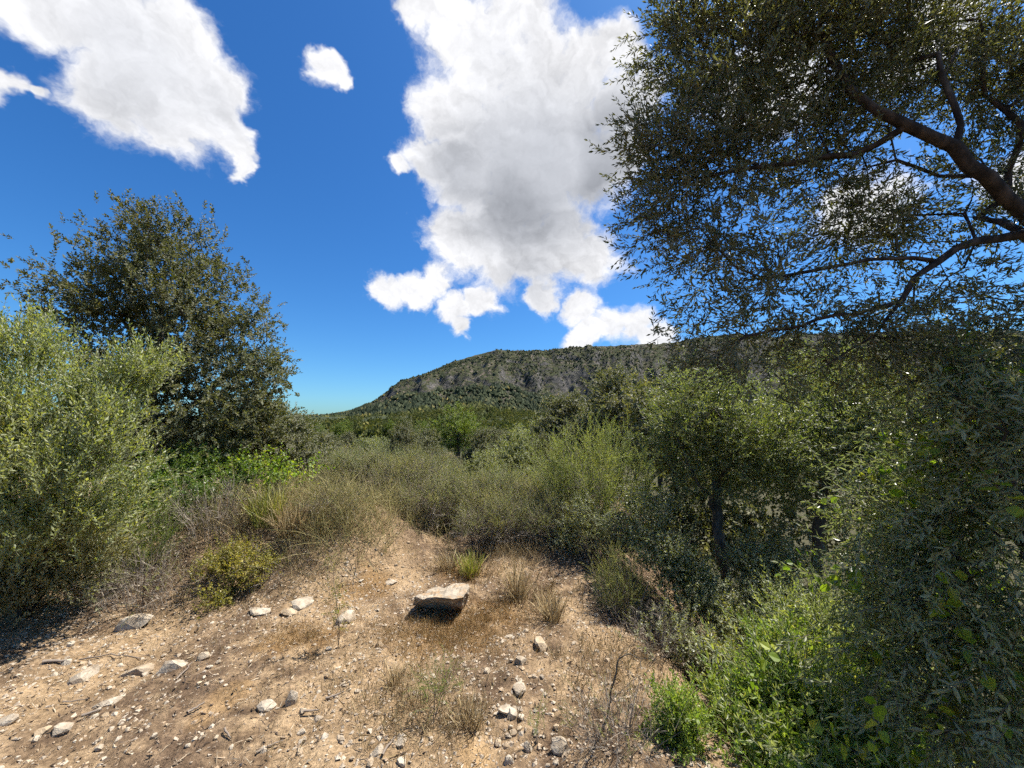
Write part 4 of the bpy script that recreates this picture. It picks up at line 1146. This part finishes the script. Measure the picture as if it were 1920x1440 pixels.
def build_boulder():
    """slab-like boulder: flat pale top tipped to the sun, overhanging dark front"""
    rng = np.random.default_rng(4)
    P = [(778, 1118, 3.40), (800, 1110, 3.62), (828, 1098, 3.80), (862, 1093, 3.85), (883, 1098, 3.70), (868, 1120, 3.32), (850, 1123, 3.25), (815, 1119, 3.28), (792, 1124, 3.30),
         (773, 1136, 3.50), (802, 1143, 3.56), (846, 1153, 3.54), (868, 1143, 3.50), (880, 1124, 3.72), (800, 1120, 3.75)]
    pts = np.array([at(*p) for p in P])
    base = np.array([pts[:, 0].mean(), 3.55, 0]); base[2] = H(base[0], base[1])
    bm = bmesh.new()
    for p in pts - base:
        bm.verts.new(p)
    bmesh.ops.convex_hull(bm, input=bm.verts)
    for e in list(bm.verts):
        if not e.link_faces: bm.verts.remove(e)
    bmesh.ops.triangulate(bm, faces=bm.faces)
    for _ in range(4):
        bmesh.ops.subdivide_edges(bm, edges=bm.edges, cuts=1, use_grid_fill=True)
        bmesh.ops.triangulate(bm, faces=bm.faces)
        if len(bm.faces) > 6000: break
    bm.normal_update()
    nv = {v: v.normal.copy() for v in bm.verts}
    co = np.array([v.co[:] for v in bm.verts])
    n = 0.030 * fbm(co[:, 0] * 9 + co[:, 2] * 5, co[:, 1] * 9 + co[:, 2] * 7, 4, .6)
    dd = np.abs(fbm(co[:, 0] * 16 + 7, co[:, 1] * 16 - co[:, 2] * 13, 3, .6)) * -0.022
    for v, a, e in zip(list(bm.verts), n, dd):
        v.co += nv[v] * (a + e)
    me = bpy.data.meshes.new('boulder'); bm.to_mesh(me); bm.free()
    me.materials.append(M['boulder'])
    o = bpy.data.objects.new('boulder', me); COL.objects.link(o); o.location = base
    tag(o, 'large pale flat-topped limestone boulder with dark overhanging front on the path', 'boulder')
build_boulder()

STONES = [
    ('angular pale stone with dark underside at the foot of the bank', 252, 1178, 62, (1, .7, .55), -.25, .3),
    ('long flat dark-fronted stone in the row of rubble', 322, 1258, 70, (1, .4, .32), -.08, .1),
    ('broad low grey stone left of the long flat one', 255, 1262, 58, (1, .7, .4), -.1, .4),
    ('pale wedge-shaped stone standing apart in the reddish soil', 155, 1272, 40, (1, .8, .6), -.3, .5),
    ('white pebble-like stone beside the dark stick', 124, 1246, 26, (1, .7, .5), 0, .2),
    ('small pale upright stone at the end of the rubble row', 384, 1235, 26, (1, .8, .8), .2, 1.0),
    ('white triangular stone beside the upright slab', 500, 1328, 36, (1, .7, .6), -.25, .3),
    ('upright narrow white slab leaning in the dark soil', 545, 1322, 24, (1, .5, 1.9), .15, .6),
    ('ochre flat stone with shadow beneath near the dirt edge', 205, 1322, 52, (1, .5, .35), -.15, .4),
    ('yellowish rounded stone in the near reddish dirt', 78, 1376, 26, (1, .8, .6), 0, .9),
    ('chunky pale stone right of the yellowish one', 115, 1372, 38, (1, .8, .55), 0, .1),
    ('ochre stone cut by the edge of the picture', 8, 1362, 46, (1, .7, .5), -.1, .2),
    ('grey-white stone lying on top of the stony bank', 570, 1138, 44, (1, .7, .5), 0, .3),
    ('low whitish stone beside the grey-white one on the bank', 545, 1150, 40, (1, .6, .35), .1, .2),
    ('flat buried pale slab on the bank left of the sapling', 485, 1148, 48, (1, .6, .25), 0, .1),
    ('rounded grey-pink stone behind the thin sapling', 650, 1165, 44, (1, .8, .6), 0, .7),
    ('small pale stone with dark notch right of the boulder', 1014, 1212, 30, (1, .9, .8), .2, .4),
    ('white chip right below the dry grass tuft', 955, 1194, 20, (1, .7, .4), 0, .2),
    ('ragged whitish stone at the foot of the dry grass tuft', 985, 1186, 18, (1, .8, .7), 0, 1.2),
    ('long pale slanting stone in the rubble patch below the boulder', 975, 1245, 34, (1, .6, .5), .5, .5),
    ('pale narrow stone in the middle of the rubble patch', 915, 1262, 26, (1, .6, .5), .5, .8),
    ('broad whitish stone at the lower edge of the rubble patch', 975, 1296, 36, (1, .8, .5), .3, .6),
    ('tan wedge stone overhanging a dark hole', 946, 1336, 34, (1, .7, .7), .4, .5),
    ('pale split stone leaning on the tan wedge stone', 963, 1342, 26, (1, .5, .9), .6, .7),
    ('long brownish stone sliding down the near slope', 1050, 1408, 48, (1, .45, .5), .75, .2),
    ('narrow pale stone beside the long brownish one', 988, 1408, 30, (1, .5, .6), .8, .4),
    ('white angular stone by a dry stick at the bottom edge', 706, 1416, 32, (1, .7, .7), -.4, .5),
    ('pale cream stone at the bottom edge right of the stick', 752, 1395, 30, (1, .8, .7), -.3, .9),
    ('small round white stone in the gravel below the path', 596, 1352, 18, (1, .9, .8), 0, .1),
    ('orange-tan block at the bottom edge', 952, 1432, 24, (1, .7, 1.0), 0, .3),
    ('pale stone standing on the trodden patch below the path', 712, 1212, 18, (1, .8, .8), 0, .5),
    ('white flat chip in front of the boulder', 787, 1160, 15, (1, .7, .45), 0, .2),
    ('flat pale slab in the path at the crest', 735, 1092, 30, (1, .8, .25), 0, .4),
]
for i, (lb, px, py, w, sq, ti, tu) in enumerate(STONES):
    stone_obj(lb, px, py, w, sq, 300 + i, ti, tu)

# many small loose stones that look alike
sr = np.random.default_rng(8)
smalls = []
for k in range(8):
    V, F = rock_geo(sr, ICO1 if k % 2 else ICO2, 7, (1, sr.uniform(.6, .9), sr.uniform(.4, .7)), .03)
    mb = MB(); mb.add(V, F)
    smalls.append(mb.mesh('small_stone', [M['stone']]))
zones = [(60, 1210, 480, 1300, 60), (0, 1290, 480, 1430, 36), (470, 1110, 680, 1190, 34), (560, 1200, 760, 1440, 50), (880, 1210, 1060, 1440, 60), (620, 1000, 780, 1110, 26), (1050, 1150, 1260, 1330, 22), (180, 1130, 440, 1200, 22)]
for (x0, y0, x1, y1, n) in zones:
    for _ in range(n):
        g = ground_hit(sr.uniform(x0, x1), sr.uniform(y0, y1))
        o = bpy.data.objects.new('small_stone', smalls[sr.integers(0, 8)])
        COL.objects.link(o)
        s = 0.010 + 0.022 * sr.random() ** 2
        o.location = g + np.array([0, 0, s * .15]); o.rotation_euler = (sr.normal(0, .3), sr.normal(0, .3), sr.uniform(0, 6.28)); o.scale = (s, s, s)
        tag(o, 'small pale limestone chip lying loose on the stony ground', 'stone', 'small loose stones on the ground')

def build_gravel():
    rng = np.random.default_rng(31)
    n = 46000
    x = rng.uniform(-4.2, 1.7, n); y = 1.4 + 4.6 * rng.random(n) ** 1.25
    dens = sst(-.25, .3, fbm(x * 1.4 + 2, y * 1.4, 3)) * .8 + .2
    dens = dens * np.where(x > 1.4, .4, 1)
    k = rng.random(n) < dens
    x, y = x[k], y[k]; n = len(x)
    s = 0.0035 + 0.017 * rng.random(n) ** 2.8
    z = H(x, y) + 0.020 * fbm(x * 13, y * 13, 3, 0.6) + 0.016 * np.maximum(fbm(x * 7 + 50, y * 7, 3), 0)
    mb = MB()
    OV = np.array([[1, 0, 0], [-1, 0, 0], [0, 1, 0], [0, -1, 0], [0, 0, 1], [0, 0, -1.0]]); OF = np.array([[0, 2, 4], [2, 1, 4], [1, 3, 4], [3, 0, 4], [2, 0, 5], [1, 2, 5], [3, 1, 5], [0, 3, 5]])
    for q in range(8):
        if q < 1:
            V, F = rock_geo(rng, ICO1, 5, (1, .8, .6), .06)
            sel = (np.arange(n) % 8 == q)
        else:
            V, F = OV * rng.uniform(.6, 1.1, (6, 1)) * np.array([1, .8, .6]) + rng.normal(0, .15, (6, 3)), OF
            sel = (np.arange(n) % 8 == q)
        m = sel.sum()
        mb.inst((V, F, np.zeros(len(F), int)), frames(np.tile([[0, 0, 1.0]], (m, 1)) + rng.normal(0, .25, (m, 3)), rng.uniform(0, 6.28, m)), np.stack([x, y, z], -1)[sel], s[sel])
    o = mb.build('gravel', [M['gravel']])
    tag(o, 'pale limestone gravel strewn over the dry ground', None, None, 'stuff')
build_gravel()

def build_litter():
    rng = np.random.default_rng(32)
    n = 34000
    x = rng.uniform(-4.6, 1.9, n); y = 1.35 + 4.6 * rng.random(n) ** 1.2
    dens = sst(.3, -.3, fbm(x * 1.4 + 2, y * 1.4, 3)) * .75 + .25
    k = rng.random(n) < dens
    x, y = x[k], y[k]; n = len(x)
    z = H(x, y) + 0.020 * fbm(x * 13, y * 13, 3, 0.6) + 0.016 * np.maximum(fbm(x * 7 + 50, y * 7, 3), 0) + .003
    mb = MB()
    P = np.stack([x, y, z], -1)
    for q in range(4):
        sel = np.arange(n) % 4 == q
        m = sel.sum()
        if q < 2:
            V, F = leaf_geo(.026, .010, 'dia', .5, .3)
        else:
            V, F = leaf_geo(.050, .0026, 'dia', .5, .1)
        d = rng.normal(0, 1, (m, 3)); d[:, 2] = np.abs(rng.normal(0, .22, m)) + .03
        mb.inst((V, F, np.zeros(len(F), int)), frames(d, rng.uniform(0, 6.28, m)), P[sel], .35 + 1.1 * rng.random(m) ** 2)
    o = mb.build('leaf_litter', [M['litter']])
    tag(o, 'dry leaf and twig litter strewn over the ground', None, None, 'stuff')
build_litter()

# ------------------------------------------------------------------ grasses
def blade(rng, L, w, bend):
    t = np.array([0, .4, .75, 1.0])
    c = np.stack([bend * L * t ** 2, np.zeros(4), L * (t - .25 * bend * t ** 2)], -1)
    V = np.concatenate([c[:3] + np.array([0, w / 2, 0]), c[:3] - np.array([0, w / 2, 0]), c[3:]])
    F = np.array([[0, 3, 1], [3, 4, 1], [1, 4, 2], [4, 5, 2], [2, 5, 6]])
    return V, F, np.zeros(5, int)

def build_dry_grass():
    rng = np.random.default_rng(33)
    areas = [(830, 1190, .55, .35, 5200, .07, 'rust'), (700, 1110, .3, .25, 700, .05, 'rust'), (560, 1200, .35, .2, 1500, .06, 'rust'), (930, 1150, .4, .3, 2000, .07, 'rust'), (880, 1080, .4, .2, 900, .1, 'rust'),
             (760, 1330, .35, .35, 1300, .10, 'straw'), (860, 1360, .25, .3, 800, .08, 'straw'), (1000, 1120, .4, .4, 1000, .12, 'straw'), (560, 1000, .6, .5, 1700, .22, 'straw'), (480, 960, .7, .6, 2200, .38, 'straw'), (300, 1090, .9, .4, 1200, .16, 'straw'), (560, 930, .7, .8, 1600, .42, 'straw'), (700, 985, .5, .4, 900, .18, 'straw'),
             (660, 970, .5, .5, 1100, .4, 'gold'), (760, 960, .6, .5, 1100, .4, 'gold'), (900, 980, .9, .5, 1500, .38, 'gold'), (1010, 990, .5, .4, 800, .45, 'gold'), (600, 960, .5, .5, 1100, .4, 'gold'), (520, 950, .6, .5, 1100, .45, 'gold'), (430, 980, .6, .4, 900, .3, 'gold'),
             (780, 1200, .8, .55, 3200, .05, 'straw'), (930, 1230, .6, .45, 1800, .05, 'straw'), (600, 1080, .5, .4, 1300, .06, 'straw'), (450, 1130, .9, .4, 1600, .07, 'straw'), (830, 1070, .5, .3, 700, .08, 'straw'),
             (1150, 1240, .4, .4, 1200, .10, 'straw'), (950, 1040, .8, .4, 1500, .22, 'straw'), (1120, 1330, .3, .3, 600, .08, 'straw'), (350, 1250, 1.2, .5, 1200, .05, 'straw'), (640, 1280, .5, .4, 900, .06, 'straw')]
    mb = MB()
    for (px, py, rx, ry, n, L, kind) in areas:
        c = ground_hit(px, py)
        x = c[0] + rng.normal(0, .5, n) * rx; y = c[1] + rng.normal(0, .5, n) * ry
        keep = (y > 1.2); x, y = x[keep], y[keep]; m0 = len(x)
        # gather into loose tufts
        nt = max(6, m0 // 14)
        cx, cy2 = c[0] + rng.normal(0, .5, nt) * rx, c[1] + rng.normal(0, .5, nt) * ry
        own = rng.integers(0, nt, m0)
        tx, ty = cx[own] + rng.normal(0, .02, m0), cy2[own] + rng.normal(0, .02, m0)
        f = (rng.random(m0) < .6).astype(float)
        x, y = x * (1 - f) + tx * f, y * (1 - f) + ty * f
        keep = y > 1.2; x, y = x[keep], y[keep]; m0 = len(x)
        P = np.stack([x, y, H(x, y) - .004], -1)
        for k in range(4):
            sel = np.arange(m0) % 4 == k
            if L > .12:
                V, F, Mi = blade(rng, 1.0, .009, rng.uniform(.1, .9))
            else:
                V, F = leaf_geo(1.0, .022, 'dia', 0, 0.0); V[3, 1] = rng.uniform(-.3, .3); V[1:3, 1] = V[3, 1] * .3; Mi = np.zeros(2, int)
            d = np.tile([[0, 0, 1.0]], (sel.sum(), 1)) + rng.normal(0, .42, (sel.sum(), 3))
            mb.inst((V, F, Mi + {'straw': 0, 'rust': 1, 'gold': 2}[kind]), frames(d, rng.uniform(0, 6.28, sel.sum())), P[sel], L * rng.uniform(.4, 1.2, sel.sum()))
    o = mb.build('dry_grass', [M['straw'], M['rust'], M['gold']])
    tag(o, 'dry straw and rusty brown grass on the mound and bank', None, None, 'stuff')
build_dry_grass()

def tuft(label, px, py, h, r, n, mat, seed, name='grass_tuft', bend=(.05, .6), w=.007):
    rng = np.random.default_rng(seed)
    g = ground_hit(px, py)
    mb = MB()
    for k in range(6):
        m = n // 6
        V, F, Mi = blade(rng, 1.0, w / h, rng.uniform(*bend))
        a = rng.uniform(0, 6.28, m); q = r * np.sqrt(rng.random(m))
        P = np.stack([np.cos(a) * q * .5, np.sin(a) * q * .5, np.full(m, -.01)], -1)
        d = np.stack([np.cos(a) * q / r * .35, np.sin(a) * q / r * .35, np.ones(m)], -1) + rng.normal(0, .12, (m, 3))
        mb.inst((V, F, Mi), frames(d, rng.uniform(0, 6.28, m)), P, h * rng.uniform(.5, 1.05, m))
    o = mb.build(name, [M[mat]], None, g)
    tag(o, label, 'grass tuft')
    return o
tuft('tall dry straw tuft right behind the boulder', 968, 1128, .42, .10, 150, 'straw', 71)
tuft('dry brown grass tuft on the lip of the slope', 1035, 1165, .26, .12, 150, 'straw', 72)
tuft('yellowed grass tuft growing at the back of the boulder', 880, 1082, .30, .16, 150, 'broom', 73)
tuft('dry tuft beside the path at the foot of the heather', 840, 1070, .26, .14, 110, 'straw', 74)
tuft('pale straw tuft on the crest of the bank', 545, 1005, .42, .22, 200, 'straw', 75)
tuft('golden grass tuft below the bramble under the oak', 500, 985, .5, .25, 220, 'broom', 76)
tuft('wispy straw tuft in the trodden patch at the picture bottom', 735, 1290, .17, .07, 90, 'straw', 77, w=.004)
tuft('dark dry grass clump hanging over the near stony slope', 880, 1360, .15, .12, 150, 'straw', 78, w=.004)
tuft('green-yellow grass tuft beside the olive shrub', 250, 1080, .35, .18, 140, 'broom', 79)

# ------------------------------------------------------------------ sticks
def stick(label, p0, p1, r, seed, bend=.06, lift=.012, mat='stick', rise=0.0):
    rng = np.random.default_rng(seed)
    a, b = ground_hit(*p0), ground_hit(*p1)
    ts = np.linspace(0, 1, 8)
    L = np.linalg.norm(b - a)
    pts = a + (b - a) * ts[:, None] + rng.normal(0, bend * .35, (8, 3)) * L * np.array([1, 1, .2])
    pts[:, 2] = H(pts[:, 0], pts[:, 1]) + lift + r + rise * np.sin(ts * 3.14)
    V, F = tube(pts - a, np.linspace(r, r * .5, 8), 5)
    mb = MB(); mb.add(V, F, 0, True)
    o = mb.build('stick', [M[mat]], None, a)
    tag(o, label, 'stick')
for i, (lb, p0, p1, r) in enumerate([
    ('dark weathered stick lying beside the white stone', (78, 1250), (132, 1244), .012),
    ('long thin dark twig running into the rubble row', (150, 1242), (270, 1236), .005),
    ('brown stick below the ochre flat stone', (152, 1352), (190, 1338), .009),
    ('short straight twig in the near reddish dirt', (118, 1322), (165, 1318), .004),
    ('grey pale stick slanting against the rubble row', (330, 1282), (360, 1248), .006),
    ('short dark stick at the edge of the ochre soil patch', (350, 1345), (382, 1326), .008),
    ('flat straw-coloured stick beside the small round white stone', (568, 1342), (598, 1340), .007),
    ('grey twig curving on the gravel right of the upright slab', (610, 1318), (645, 1304), .007),
    ('grey stick leaning by the white angular stone at the bottom', (716, 1424), (740, 1392), .007),
    ('short pale curled twig in the near dirt', (420, 1376), (432, 1392), .006),
    ('thin twig across the dark litter at the bottom edge', (480, 1420), (530, 1395), .005)]):
    stick(lb, p0, p1, r, 500 + i)

def bare_sapling():
    """leafless branching twig growing from the stony slope"""
    rng = np.random.default_rng(9)
    b = ground_hit(1140, 1345)
    P = [[b, at(1145, 1300, 2.15), at(1160, 1235, 2.15)], [at(1160, 1235, 2.15), at(1200, 1215, 2.2), at(1260, 1200, 2.25), at(1300, 1165, 2.3)], [at(1160, 1235, 2.15), at(1190, 1200, 2.1)],
         [at(1142, 1330, 2.15), at(1160, 1300, 2.1), at(1195, 1270, 2.1)], [at(1142, 1335, 2.15), at(1190, 1330, 2.05), at(1240, 1360, 2.0)]]
    pos, par, nr, e = grow(P, lobe_points(rng, [(at(1200, 1230, 2.15), np.array([.15, .1, .1]))], 14)[0], rng, .03, .3)
    root = empty('bare_sapling', b); tag(root, 'leafless dark sapling branching over the near stony slope', 'sapling')
    mb = MB(); skeleton_mesh(mb, pos - b, par, .006, .0012)
    mb.build('stem', [M['twig']], root)
bare_sapling()
